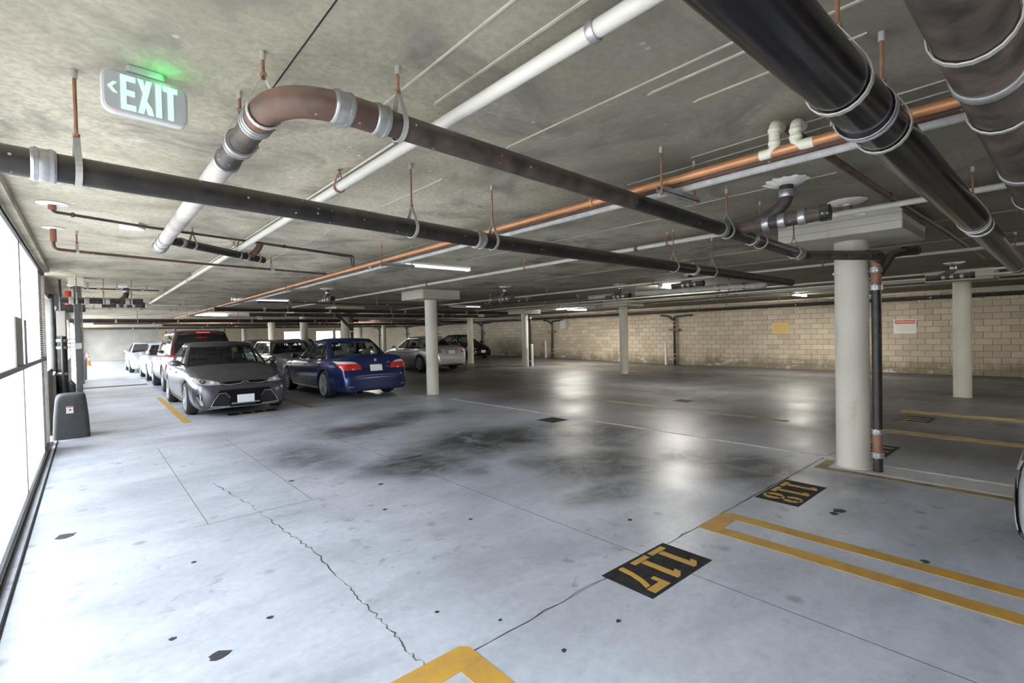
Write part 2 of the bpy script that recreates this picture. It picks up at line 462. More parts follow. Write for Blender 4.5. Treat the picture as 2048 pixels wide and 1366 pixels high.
# ------------------------------------------------------------------ mesh helpers
class MB:
    def __init__(s):
        s.v = []; s.f = []; s.mi = []
    def add(s, vs, fs, mi=0):
        o = len(s.v)
        s.v += [tuple(p) for p in vs]
        s.f += [tuple(i + o for i in f) for f in fs]
        s.mi += [mi] * len(fs)
    def box(s, x0, x1, y0, y1, z0, z1, mi=0):
        s.add([(x0, y0, z0), (x1, y0, z0), (x1, y1, z0), (x0, y1, z0), (x0, y0, z1), (x1, y0, z1), (x1, y1, z1), (x0, y1, z1)],
              [(0, 3, 2, 1), (4, 5, 6, 7), (0, 1, 5, 4), (1, 2, 6, 5), (2, 3, 7, 6), (3, 0, 4, 7)], mi)
    def tube(s, pts, r, n=16, cap=True, mi=0):
        pts = [Vector(p) for p in pts]
        rr = r if isinstance(r, (list, tuple)) else [r] * len(pts)
        t0 = (pts[1] - pts[0]).normalized()
        up = Vector((0, 0, 1)) if abs(t0.z) < 0.9 else Vector((1, 0, 0))
        nrm = (up - t0 * up.dot(t0)).normalized()
        vs, fs = [], []
        for i, p in enumerate(pts):
            a = pts[max(i - 1, 0)]; b = pts[min(i + 1, len(pts) - 1)]
            t = (b - a).normalized()
            nrm = (nrm - t * nrm.dot(t))
            nrm = nrm.normalized() if nrm.length > 1e-6 else Vector((1, 0, 0))
            bn = t.cross(nrm)
            for k in range(n):
                an = 2 * PI * k / n
                vs.append(p + (nrm * math.cos(an) + bn * math.sin(an)) * rr[i])
        for i in range(len(pts) - 1):
            for k in range(n):
                k2 = (k + 1) % n
                fs.append((i * n + k, i * n + k2, (i + 1) * n + k2, (i + 1) * n + k))
        if cap:
            fs.append(tuple(range(n - 1, -1, -1)))
            fs.append(tuple((len(pts) - 1) * n + k for k in range(n)))
        s.add(vs, fs, mi)
    def lathe(s, prof, n=24, c=(0, 0, 0), axis='z', mi=0, cap=True):
        vs, fs = [], []
        for (r, h) in prof:
            for k in range(n):
                a = 2 * PI * k / n
                x, y = r * math.cos(a), r * math.sin(a)
                if axis == 'z': p = (c[0] + x, c[1] + y, c[2] + h)
                elif axis == 'y': p = (c[0] + x, c[1] + h, c[2] + y)
                else: p = (c[0] + h, c[1] + x, c[2] + y)
                vs.append(p)
        m = len(prof)
        for i in range(m - 1):
            for k in range(n):
                k2 = (k + 1) % n
                fs.append((i * n + k, i * n + k2, (i + 1) * n + k2, (i + 1) * n + k))
        if cap and prof[0][0] > 1e-5: fs.append(tuple(range(n - 1, -1, -1)))
        if cap and prof[-1][0] > 1e-5: fs.append(tuple((m - 1) * n + k for k in range(n)))
        s.add(vs, fs, mi)
    def prism(s, poly, z0, z1, mi=0):
        n = len(poly)
        s.add([(x, y, z0) for x, y in poly] + [(x, y, z1) for x, y in poly],
              [tuple(range(n - 1, -1, -1)), tuple(range(n, 2 * n))] + [(i, (i + 1) % n, n + (i + 1) % n, n + i) for i in range(n)], mi)
    def xform(s, M):
        s.v = [tuple(M @ Vector(p)) for p in s.v]
        return s
    def mesh(s, name, mats):
        me = bpy.data.meshes.new(name)
        me.from_pydata(s.v, [], s.f)
        for m in (mats if isinstance(mats, (list, tuple)) else [mats]):
            me.materials.append(m)
        if any(s.mi):
            me.polygons.foreach_set('material_index', s.mi)
        me.validate()
        bm = bmesh.new(); bm.from_mesh(me)
        bmesh.ops.recalc_face_normals(bm, faces=bm.faces)
        bm.to_mesh(me); bm.free()
        return me
    def build(s, name, mats, parent=None, smooth=False, bevel=0.0, ang=40):
        me = s.mesh(name, mats)
        o = bpy.data.objects.new(name, me)
        COL.objects.link(o)
        if parent is not None: o.parent = parent
        if smooth: shade(me, ang)
        if bevel:
            b = o.modifiers.new('edge', 'BEVEL'); b.width = bevel; b.segments = 2; b.limit_method = 'ANGLE'
        return o

def shade(me, ang=40):
    me.polygons.foreach_set('use_smooth', [True] * len(me.polygons))
    try:
        me.set_sharp_from_angle(angle=math.radians(ang))
    except Exception:
        pass
    me.update()

def tag(o, label, cat, group=None):
    o['label'] = label; o['category'] = cat
    if group: o['group'] = group
    return o

def empty(name, loc=(0, 0, 0), rz=0.0):
    o = bpy.data.objects.new(name, None)
    COL.objects.link(o)
    o.location = loc; o.rotation_euler = (0, 0, rz)
    o.empty_display_size = 0.1
    return o

def struct(o):
    o['kind'] = 'structure'
    return o

def kids(o):
    return [c for c in COL.objects if c.parent == o]

def copy_tree(o, parent=None):
    c = o.copy(); COL.objects.link(c)
    if parent is not None: c.parent = parent
    for ch in list(o.children):
        copy_tree(ch, c)
    return c

def fillet(pts, rad, n=8):
    pts = [Vector(p) for p in pts]
    out = [pts[0]]
    for i in range(1, len(pts) - 1):
        a, b, c = pts[i - 1], pts[i], pts[i + 1]
        u = (a - b).normalized(); v = (c - b).normalized()
        d = min(rad, (a - b).length * 0.45, (c - b).length * 0.45)
        if u.dot(v) < -0.999:
            out.append(b); continue
        p, q = b + u * d, b + v * d
        for k in range(n + 1):
            t = k / n
            out.append(p * (1 - t) ** 2 + b * 2 * t * (1 - t) + q * t * t)
    out.append(pts[-1])
    return out

def smooth01(a, b, t):
    t = min(1, max(0, (t - a) / (b - a)))
    return t * t * (3 - 2 * t)

def zf(x, y):
    return -.17 * min(1, max(0, (x - 6.6) / 14.5)) * (1 - .9 * smooth01(12, 22, y))

# ------------------------------------------------------------------ structure: floor
def floor():
    base = MB(); base.box(-0.52, XW + .02, -6, YF, -0.5, -0.32)
    fl = struct(base.build('floor', M_SLABSIDE))
    xs = [-0.52, 2.75, 6.38, 13.4, XW + .02]
    ys = [-6, 1.86, 10.1, 19.0, 34.0, YF]
    g = 0.003
    for i in range(len(xs) - 1):
        for j in range(len(ys) - 1):
            m = MB()
            nx, ny = 8, 10
            x0, x1, y0, y1 = xs[i] + g, xs[i + 1] - g, ys[j] + g, ys[j + 1] - g
            if i == 0: x0 = xs[0]
            vs = []
            for a in range(nx + 1):
                for b in range(ny + 1):
                    x = x0 + (x1 - x0) * a / nx; y = y0 + (y1 - y0) * b / ny
                    vs.append((x, y, zf(x, y)))
            fs = [(a * (ny + 1) + b, (a + 1) * (ny + 1) + b, (a + 1) * (ny + 1) + b + 1, a * (ny + 1) + b + 1) for a in range(nx) for b in range(ny)]
            n = len(vs)
            rim = [a * (ny + 1) for a in range(nx + 1)] + [nx * (ny + 1) + b for b in range(1, ny + 1)] + [a * (ny + 1) + ny for a in range(nx - 1, -1, -1)] + [b for b in range(ny - 1, 0, -1)]
            vs += [(vs[k][0], vs[k][1], -0.31) for k in rim]
            fs += [(rim[k], rim[(k + 1) % len(rim)], n + (k + 1) % len(rim), n + k) for k in range(len(rim))]
            m.add(vs, fs)
            m.build('floor_slab', MATS['floor'], fl)
    return fl
FLOOR = floor()

def ribbon(m, pts, w, z=0.0012, h=0.0012, jit=0.0):
    """flat strip following a polyline on the floor"""
    L, Rr = [], []
    P = [Vector((p[0], p[1], 0)) for p in pts]
    for i, p in enumerate(P):
        t = (P[min(i + 1, len(P) - 1)] - P[max(i - 1, 0)]).normalized()
        nn = Vector((-t.y, t.x, 0))
        ww = w * (1 + random.uniform(-jit, jit))
        L.append(p + nn * ww / 2); Rr.append(p - nn * ww / 2)
    n = len(P)
    vs = [(q.x, q.y, zf(q.x, q.y) + z) for q in L + Rr]
    fs = [(i, i + 1, n + i + 1, n + i) for i in range(n - 1)]
    m.add(vs, fs)

def floor_details():
    for x in (2.75, 6.38, 13.4):
        m = MB(); ribbon(m, [(x, -6 + 57.5 * k / 60) for k in range(61)], .0075, z=.0004)
        m.build('joint_filler', M_SLABSIDE, FLOOR)
    for y in (10.1, 19.0, 34.0):
        m = MB(); ribbon(m, [(-.5 + 21.6 * k / 40, y) for k in range(41)], .0075, z=.0004)
        m.build('joint_filler', M_SLABSIDE, FLOOR)
    # saw cut of the vehicle detector loop
    x0, x1, y0, y1 = 0.70, 1.53, 4.62, 8.4
    m = MB()
    for a, b in (((x0, y0), (x0, y1)), ((x1, y0), (x1, y1)), ((x0 - .1, y0), (x1 + .1, y0)), ((x0 - .1, y1), (x1 + .1, y1))):
        ribbon(m, [a, b], 0.007)
    m.build('saw_cut', simple('sawcut_dark', (0.20, 0.19, 0.18), 0.9), FLOOR)
    # jagged crack
    c = [(0.951, 5.94), (1.067, 4.881), (1.11, 4.127), (1.158, 3.525), (1.143, 2.839), (1.124, 2.403), (1.11, 2.083), (1.115, 1.868)]
    pts = []
    for (a, b) in zip(c, c[1:]):
        for k in range(14):
            t = k / 14
            pts.append((a[0] + (b[0] - a[0]) * t + random.uniform(-.014, .014), a[1] + (b[1] - a[1]) * t))
    m = MB(); ribbon(m, pts, 0.006, jit=0.8)
    c2 = [(1.3 + 0.13 * k, 1.862 + random.uniform(-.012, .012)) for k in range(40)]
    ribbon(m, c2, 0.005, jit=0.7)
    m.build('crack', simple('crack_dark', (0.07, 0.065, 0.06), 0.9), FLOOR)
    for (x, y, r) in [(1.651, 1.572, .016), (2.028, 1.54, .016), (.699, 2.835, .018), (1.385, 2.258, .014), (.281, 2.974, .02), (4.55, 1.237, .055), (4.46, 1.25, .04), (3.946, .608, .03), (-.168, 5.143, .07), (1.575, 5.383, .03), (1.587, 1.967, .012), (.434, 2.664, .05), (2.3, 3.2, .02), (3.2, 2.3, .022), (1.9, 3.9, .02), (2.2, 4.6, .03), (.5, 3.9, .02)]:
        m = MB(); k = 12
        m.prism([(x + r * random.uniform(.65, 1.1) * math.cos(2 * PI * i / k), y + r * random.uniform(.55, 1.0) * math.sin(2 * PI * i / k)) for i in range(k)], zf(x, y) - 0.002, zf(x, y) + 0.002)
        m.build('gum_spot', simple('gum_black', (0.03, 0.03, 0.035), 0.7), FLOOR)
floor_details()

# ------------------------------------------------------------------ ceiling
def ceiling():
    m = MB(); m.box(-0.85, XW + .35, -6, YF + .3, CEIL, CEIL + 0.3)
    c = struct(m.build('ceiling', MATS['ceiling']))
    for (x, y0, y1, w) in [(1.09, -1, 2.2, .008), (1.275, -1, 2.0, .012), (1.90, .6, 2.2, .008), (2.0, .3, 1.3, .012), (2.24, .5, 1.2, .01), (1.92, 2.9, 5.2, .01), (2.95, .3, 1.6, .008), (3.1, .3, 2.2, .009),
                           (4.08, 1.1, 2.3, .015), (4.3, 2.3, 6.2, .008), (3.1, 5.0, 9, .008), (1.95, 5.2, 8.0, .008), (5.5, .4, 5, .01), (7.2, 2, 8, .01), (6.9, .3, 2, .012), (8.6, .4, 6, .01)]:
        r = MB(); r.prism([(x - w / 2, y0), (x + w / 2, y0 + .02), (x + w / 2, y1), (x - w / 2, y1 - .03)], CEIL - 0.006, CEIL + .001)
        r.build('form_ridge', simple('form_ridge_concrete', (0.48, 0.43, 0.34), 0.9, var=.3), c)
    for (x, y0, y1) in [(0.645, -2.0, 5.8)]:
        r = MB(); r.box(x - .003, x + .003, y0, y1, CEIL - 0.001, CEIL + .01)
        r.build('form_joint', M_DARK, c)
    return c
CEILING = ceiling()

# ------------------------------------------------------------------ walls
def block_wall():
    m = MB(); m.box(XW + .012, XW + .3, -1.0, YF, -0.5, CEIL)
    w = struct(m.build('wall_right', M_MORTAR))
    bl = MB(); bl.box(0, .03, 0, .39, 0, .19)
    me = bl.mesh('block', MATS['block_piece'])
    bm = bmesh.new(); bm.from_mesh(me)
    bmesh.ops.bevel(bm, geom=[e for e in bm.edges if all(abs(v.co.x) < 1e-6 for v in e.verts)], offset=0.006, segments=1, affect='EDGES')
    bm.to_mesh(me); bm.free()
    pos = []
    for r in range(14):
        z = -0.19 + r * 0.2
        for k in range(110):
            y = 0.2 + k * 0.4 + (0.2 if r % 2 else 0)
            if y > 36: break
            pos.append((y, z))
    pos.sort(key=lambda p: abs(p[0] - 1.0) + (0 if -0.1 < p[1] < 2.2 else 6))
    for (y, z) in pos[:300]:
        o = bpy.data.objects.new('block', me); COL.objects.link(o); o.parent = w
        o.location = (XW + random.uniform(-.002, .002), y, z)
    f = MB(); tones = []
    for (y, z) in pos[300:]:
        x = XW + random.uniform(-.002, .002)
        b = 0.006
        f.add([(x + b, y, z), (x + b, y + .39, z), (x + b, y + .39, z + .19), (x + b, y, z + .19),
               (x, y + b, z + b), (x, y + .39 - b, z + b), (x, y + .39 - b, z + .19 - b), (x, y + b, z + .19 - b),
               (x + .02, y, z), (x + .02, y + .39, z), (x + .02, y + .39, z + .19), (x + .02, y, z + .19)],
              [(4, 7, 6, 5), (0, 4, 5, 1), (1, 5, 6, 2), (2, 6, 7, 3), (3, 7, 4, 0), (8, 0, 1, 9), (9, 1, 2, 10), (10, 2, 3, 11), (11, 3, 0, 8)])
        tones += [random.random()] * 12
    o = f.build('block', MATS['block_field'], w)
    o['kind'] = 'stuff'
    at = o.data.attributes.new('tone', 'FLOAT', 'POINT')
    at.data.foreach_set('value', tones)
    m = MB(); m.box(XW + .004, XW + .013, 36.0, YF, -0.1, CEIL)
    m.build('far_masonry', MATS['far_block'], w)
block_wall()

def other_walls():
    # far wall with daylight openings
    m = MB()
    sp = [(-3.4, 14.8, 0, CEIL), (14.8, 17.0, 0, .55), (14.8, 17.0, 2.25, CEIL), (17.95, 20.5, 2.25, CEIL), (20.75, XW + .3, 2.25, CEIL), (17.0, 17.35, 0, CEIL), (17.35, 17.95, 0, CEIL), (17.95, 20.5, 0, .55), (20.5, 20.75, 0, CEIL), (20.75, XW + .3, 0, .6)]
    for (a, b, z0, z1) in sp: m.box(a, b, YF, YF + .25, z0 - .1, z1)
    struct(m.build('wall_far', MATS['far_block']))
    m = MB(); m.box(-.85, 4.6, YF - .02, YF, -.1, CEIL)  # paler grey facing over the left part of the far wall
    struct(m.build('wall_far_pale', simple('pale_grey_masonry', (.50, .48, .44), .9, var=.2, vscale=1.2)))
    # left wall past the gate: low block wall, piers and open bays
    m = MB()
    x0, x1 = -0.78, -0.5
    for (a, b, z0, z1) in [(10.9, 12.2, -.1, 1.05), (12.2, 12.5, -.1, CEIL), (12.5, 17.5, -.1, .9), (17.5, 18.3, -.1, CEIL), (18.3, 25, -.1, .95), (25, 25.8, -.1, CEIL), (25.8, 50.6, 2.42, CEIL), (50.6, YF, -.1, CEIL), (10.9, 12.2, 2.3, CEIL), (12.5, 17.5, 2.3, CEIL), (18.3, 25, 2.3, CEIL), (9.75, 10.15, -.1, CEIL), (-6, -3.05, -.1, CEIL)]:
        m.box(x0, x1, a, b, z0, z1)
    struct(m.build('wall_left', M_ROOM))
    # beam over the gate
    m = MB(); m.box(-0.85, -0.385, -6, 9.75, 2.53, CEIL + .01)
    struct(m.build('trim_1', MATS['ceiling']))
    m = MB(); m.box(-0.60, -0.44, -6, 9.74, 2.475, 2.53)
    struct(m.build('trim_2', M_CREAM))
    # wall behind the viewer, closing the garage
    m = MB()
    for (a, b, z0, z1) in [(-.8, XW + .3, -.4, CEIL)]: m.box(a, b, -6.25, -6, z0, z1)
    struct(m.build('wall_back', MATS['far_block']))
    m = MB(); m.box(XW + .012, XW + .3, -6, -1.0, -.5, CEIL)
    struct(m.build('wall_side', MATS['far_block']))
    # ground outside
    m = MB(); m.box(-30, -0.8, -30, 80, -.4, -.03); m.box(-0.8, 60, YF + .25, 80, -.4, -.03); m.box(-.8, 30, -30, -6.25, -.4, -.03)
    struct(m.build('ground_outside', M_OUT))
other_walls()

# ------------------------------------------------------------------ columns
CAPZ = 2.38
def column(x, y, label, r=0.152, cap=0.53, name='concrete_column'):
    z0 = zf(x, y)
    c = empty(name, (x, y, z0))
    m = MB(); h = CAPZ - z0
    prof = [(r * 1.0, 0), (r, 0.3), (r * 1.004, 0.9), (r, 1.5), (r * 1.003, 2.0), (r, h)]
    m.lathe(prof, 40)
    m.build('shaft', MATS['column'], c, smooth=True)
    m = MB(); m.lathe([(r + .006, 0), (r + .006, .012), (r + .001, .016)], 40)
    m.build('base_collar', MATS['column'], c, smooth=True)
    if cap:
        m = MB(); m.box(-cap, cap, -cap, cap, h, CEIL - z0)
        m.build('drop_panel', MATS['column'], c, bevel=0.012)
        m = MB()
        for zz in (.33, .66):
            m.box(-cap - .002, cap + .002, -cap - .002, cap + .002, h + (CEIL - CAPZ) * zz - .002, h + (CEIL - CAPZ) * zz + .002)
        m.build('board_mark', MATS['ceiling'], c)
    tag(c, label, 'column', 'round concrete columns')
    return c
column(6.13, 1.53, 'thick round concrete column nearest the viewer, with black drain pipe at its side')
column(6.56, 10.62, 'round concrete column standing just right of the blue sedan')
column(15.0, 10.9, 'slim concrete column in the middle of the empty aisle')
column(14.13, 1.53, 'stained concrete column before the block wall near the warning sign')
column(15.4, 16.75, 'distant concrete column with black drain pipe and white post beside it')
column(15.0, 20.5, 'concrete column in front of the black hatchback')
column(7.15, 17.5, 'concrete column with brown drain wye behind the blue sedan roof')
column(6.85, 21.1, 'concrete column in front of the bright far opening')
column(6.6, 24.9, 'concrete column behind the grey wagon roof', cap=.5)
column(8.6, 39.5, 'far thin concrete column right of the dark tall vehicle', cap=0.5)
column(16.2, 32.7, 'far concrete column next to the bright lit tube lamp', cap=.5)
column(17.3, 45.0, 'far yellowish column between the two bright openings', r=.14, cap=.4)
column(19.0, 43.0, 'far column at the right edge of the bright opening', r=.14, cap=.4)

# ------------------------------------------------------------------ pipes
def along(pts, s):
    pts = [Vector(p) for p in pts]
    for a, b in zip(pts, pts[1:]):
        L = (b - a).length
        if s <= L: return a + (b - a) * (s / L), (b - a).normalized()
        s -= L
    return pts[-1], (pts[-1] - pts[-2]).normalized()

def at_axis(pts, ax, val):
    pts = [Vector(p) for p in pts]
    i = 'xyz'.index(ax)
    for a, b in zip(pts, pts[1:]):
        lo, hi = min(a[i], b[i]), max(a[i], b[i])
        if lo - 1e-6 <= val <= hi + 1e-6 and hi - lo > 1e-5:
            t = (val - a[i]) / (b[i] - a[i])
            return a + (b - a) * t, (b - a).normalized()
    return pts[-1], (pts[-1] - pts[-2]).normalized()

def band(name, p, t, r, w, mat, parent, n=28, proud=.008, clamps=False):
    """a sleeve round a pipe at p along t"""
    m = MB()
    rr = r + proud
    m.tube([p - t * w / 2, p - t * (w / 2 - .004), p + t * (w / 2 - .004), p + t * w / 2], [rr - .003, rr, rr, rr - .003], n)
    o = m.build(name, mat, parent, smooth=True)
    if clamps:
        m = MB()
        for s in (-.30, .30):
            c = p + t * w * s
            m.tube([c - t * .006, c + t * .006], rr + .003, n)
        side = t.cross(Vector((0, 0, 1)))
        side = side.normalized() if side.length > .1 else Vector((1, 0, 0))
        for s in (-.30, .30):
            c = p + t * w * s - side * (rr + .004)
            m.tube([c - Vector((0, 0, .016)), c + Vector((0, 0, .016))], .008, 8)
        m.build('clamp_screw', M_GALV, o, smooth=True)
    return o

def hanger(p, t, r, parent, top=CEIL, mat=None, rodm=None, wide=.022):
    """clevis hanger: strap round the pipe, threaded rod, anchor"""
    mat = mat or M_STRAP
    tz = Vector((0, 0, 1))
    side = t.cross(tz).normalized()
    m = MB()
    pts = []
    r2 = r + .005
    apex = r + .07 + r * .35
    pts.append(p + tz * apex)
    pts.append(p + tz * (r * .75) + side * (r2 * 0.80))
    for k in range(0, 13):
        a = math.radians(20 - k * 220 / 12)
        pts.append(p + side * math.cos(a) * r2 + tz * math.sin(a) * r2)
    pts.append(p + tz * (r * .75) - side * (r2 * 0.80))
    pts.append(p + tz * apex)
    vs, fs = [], []
    for q in pts:
        d = (q - p); d = d - t * d.dot(t); d = d.normalized() if d.length > 1e-6 else tz
        for (aa, bb) in ((-1, 0), (1, 0), (1, 1), (-1, 1)):
            vs.append(q + t * aa * wide / 2 + d * bb * .004)
    for i in range(len(pts) - 1):
        for k in range(4):
            k2 = (k + 1) % 4
            fs.append((i * 4 + k, i * 4 + k2, i * 4 + 4 + k2, i * 4 + 4 + k))
    m.add(vs, fs)
    hg = m.build('hanger', mat, parent)
    m = MB()
    q = p + tz * (apex - .02)
    m.tube([q, Vector((q.x, q.y, top - .001))], .0065, 8)
    m.lathe([(.012, 0), (.012, .014)], 6, (q.x, q.y, q.z + .012))
    m.build('rod', rodm or M_RUST, hg)
    m = MB(); m.tube([Vector((q.x, q.y, top - .035)), Vector((q.x, q.y, top))], .011, 8)
    m.build('anchor', M_STRAP, hg)
    return hg

def pipe(name, label, cat, pts, r, mat, fil=0.0, couplings=(), hangers=(), group=None, n=20, ends=True, cmat=None, hmat=None):
    base = Vector(pts[0])
    root = empty(name, (0, 0, 0))
    path = fillet(pts, fil) if fil else [Vector(p) for p in pts]
    m = MB(); m.tube(path, r, n)
    m.build('pipe_run', mat, root, smooth=True)
    for (ax, v, w) in couplings:
        p, t = at_axis(pts, ax, v)
        band('coupling', p, t, r, w, cmat or M_GALV, root, clamps=w > .05)
    for (ax, v) in hangers:
        p, t = at_axis(pts, ax, v)
        hanger(p, t, r, root, mat=hmat)
    tag(root, label, cat, group)
    return root

# long black drain across the view
A = pipe('cast_iron_drain_pipe', 'long black cast iron drain pipe crossing the view at left, hung on rods', 'pipe',
     [(-.42, 2.60, 2.195), (2.22, 2.83, 2.185), (8.35, 2.885, 2.195)], .055, M_IRON2,
     couplings=[('x', -.11, .075), ('x', 2.16, .08), ('x', 5.3, .06)], hangers=[('x', -.01), ('x', 1.59), ('x', 2.30), ('x', 4.86), ('x', 5.75)])
# brown/black drain with the big elbow
Bp = [(.56, 5.95, 2.42), (.535, 1.80, 2.365), (2.2, 1.81, 2.325), (5.42, 1.765, 2.215), (5.97, 1.30, 2.205)]
B = empty('cast_iron_drain_pipe')
path = fillet(Bp[:3], .26, 12)
m = MB(); m.tube([Vector((.56, 5.95, 2.42)), Vector((.548, 4.0, 2.395)), Vector((.542, 2.75, 2.379))], .052, 24); m.build('pipe_run', simple('pale_painted_iron', (0.46, 0.42, 0.38), .6, col2=(.20, .17, .155), vscale=2.2), B, smooth=True)
m = MB(); m.tube([Vector((.542, 2.76, 2.379)), Vector((.5385, 2.10, 2.369))], .052, 24); m.build('pipe_run', M_DKBROWN, B, smooth=True)
el = [p for p in path if p.y < 2.12 and p.x < .82]
m = MB(); m.tube([Vector((.5385, 2.11, 2.369))] + el + [Vector((.93, 1.803, 2.356))], .056, 24); m.build('elbow', M_BROWN, B, smooth=True)
m = MB(); m.tube([Vector((.92, 1.803, 2.356)), Vector((1.5, 1.806, 2.342)), Vector((2.6, 1.804, 2.311))], .05, 24); m.build('pipe_run', M_DKBROWN, B, smooth=True)
m = MB(); m.tube([Vector((2.59, 1.804, 2.312)), Vector((5.42, 1.765, 2.215))], .05, 24); m.build('pipe_run', M_IRON2, B, smooth=True)
m = MB(); m.tube(fillet([(5.30, 1.767, 2.22), (5.44, 1.763, 2.214), (5.97, 1.30, 2.20)], .1), .047, 24); m.build('offset_bend', M_DKBROWN, B, smooth=True)
for (ax, v, w) in [('y', 5.86, .06), ('y', 5.6, .05), ('y', 5.35, .05), ('y', 2.72, .035), ('y', 2.44, .06), ('y', 2.14, .055)]:
    p, t = at_axis(Bp, ax, v); band('coupling', p, t, .053, w, M_GALV, B, clamps=w >= .055)
for (v, w) in [(.745, .075), (.90, .06), (3.75, .05), (4.28, .05), (5.25, .03), (5.33, .03)]:
    p, t = at_axis(Bp[1:], 'x', v); band('coupling', p, t, .052, w, M_GALV, B, clamps=w >= .055)
for v in (2.03, 2.42): p, t = at_axis(Bp, 'y', v); hanger(p, t, .055, B)
for v in (.985, 3.84, 4.45, 5.2): p, t = at_axis(Bp[1:], 'x', v); hanger(p, t, .053, B)
tag(B, 'brown rusty drain pipe with big elbow under the ceiling, running to the near column', 'pipe')

# big pipes at upper right
C = pipe('black_sewer_pipe', 'thick glossy black sewer pipe at upper right with ring hangers', 'pipe', [(.35, .475, 2.245), (5.0, .452, 2.228), (9.0, .445, 2.20)], .082, M_IRON, n=40,
     couplings=[('x', 4.86, .035), ('x', 5.05, .03)], hangers=[('x', 1.76), ('x', 2.28), ('x', 4.74), ('x', 8.6)])
p, t = at_axis([(.35, .475, 2.245), (9.0, .445, 2.20)], 'x', 2.06)
band('coupling', p, t, .082, .05, M_IRON, C, clamps=True)
D = pipe('rusty_sewer_pipe', 'thick scabby brown sewer pipe in the upper right corner', 'pipe', [(.5, .175, 2.26), (6.2, .12, 2.235)], .085, simple('scabby_brown_iron', (.115, .080, .060), .55, col2=(.022, .018, .016), vscale=9, bmp=.6), n=40,
     couplings=[('x', 2.05, .045), ('x', 3.4, .05)], hangers=[('x', 1.72), ('x', 2.42), ('x', 4.2)])

# pale sprinkler mains running away from the viewer
E_ = pipe('sprinkler_pipe', 'fat white sprinkler pipe running away along the left ceiling', 'pipe', [(1.275, -3.0, 2.475), (1.27, 17.6, 2.50)], .029, M_WPIPE, couplings=[('y', 1.02, .03)],
     hangers=[('y', 3.15), ('y', 6.2), ('y', 9.4), ('y', 12.6), ('y', 15.6)], hmat=M_RUST)
pipe('electrical_conduit', 'thin white conduit strapped to the ceiling above the fat white pipe', 'conduit', [(1.335, 2.5, 2.588), (1.33, 9.5, 2.588)], .008, M_WPIPE, couplings=[('y', 3.3, .02), ('y', 4.6, .02), ('y', 6.4, .02)])
H = pipe('sprinkler_pipe', 'white sprinkler pipe running past the near column towards the blue sedan', 'pipe', [(4.98, -2.5, 2.475), (5.02, 16.5, 2.49)], .024, M_WPIPE, couplings=[('y', 3.42, .045), ('y', 8.2, .045)], cmat=M_BROWN,
     hangers=[('y', 3.0), ('y', 5.4), ('y', 9.0), ('y', 12.4)], hmat=M_RUST)
for i, (x, z, r, y1, lab) in enumerate([(8.9, 2.48, .022, 17, 'thin white sprinkler pipe just beyond the near column'), (12.25, 2.46, .020, 20, 'thin white sprinkler pipe second beyond the near column'),
        (13.25, 2.44, .020, 22, 'thin white sprinkler pipe third beyond the near column'), (14.75, 2.50, .024, 26, 'white sprinkler pipe passing over the middle aisle column'),
        (16.2, 2.50, .022, 28, 'white sprinkler pipe in front of the bright tube lamp'), (19.6, 2.48, .022, 40, 'white sprinkler pipe closest to the long block wall')]):
    pipe('sprinkler_pipe', lab, 'pipe', [(x, -2, z), (x, y1, z)], r, M_WPIPE, couplings=[('y', 4.2 + i, .06), ('y', 9.6 + i, .06)], cmat=M_BROWN, hangers=[('y', 2.6 + k * 3.1 + .3 * i) for k in range(5)], hmat=M_RUST)
pipe('drain_header', 'dark drain header running along the top of the long block wall', 'pipe', [(20.75, -2, 2.36), (20.75, 44, 2.30)], .06, M_IRON2, couplings=[('y', 3 + 4 * k, .06) for k in range(9)], cmat=M_IRON2)
pipe('drain_header', 'rusty grey drain header left of the middle aisle column top', 'pipe', [(10.0, 3.9, 2.33), (9.7, 6.9, 2.36), (9.6, 8.0, 2.36)], .06, M_GPIPE, couplings=[('y', 4.3, .06), ('y', 4.8, .05), ('y', 6.95, .06)], hangers=[('y', 4.6), ('y', 5.6), ('y', 6.7)])
pipe('drain_header', 'dark drain header with ring hangers left of the bright lamp', 'pipe', [(8.7, 7.6, 2.33), (8.5, 10.9, 2.36)], .04, M_IRON2, couplings=[('y', 10.8, .05), ('y', 9.5, .05)], hangers=[('y', 9.2), ('y', 10.2), ('y', 10.65)])

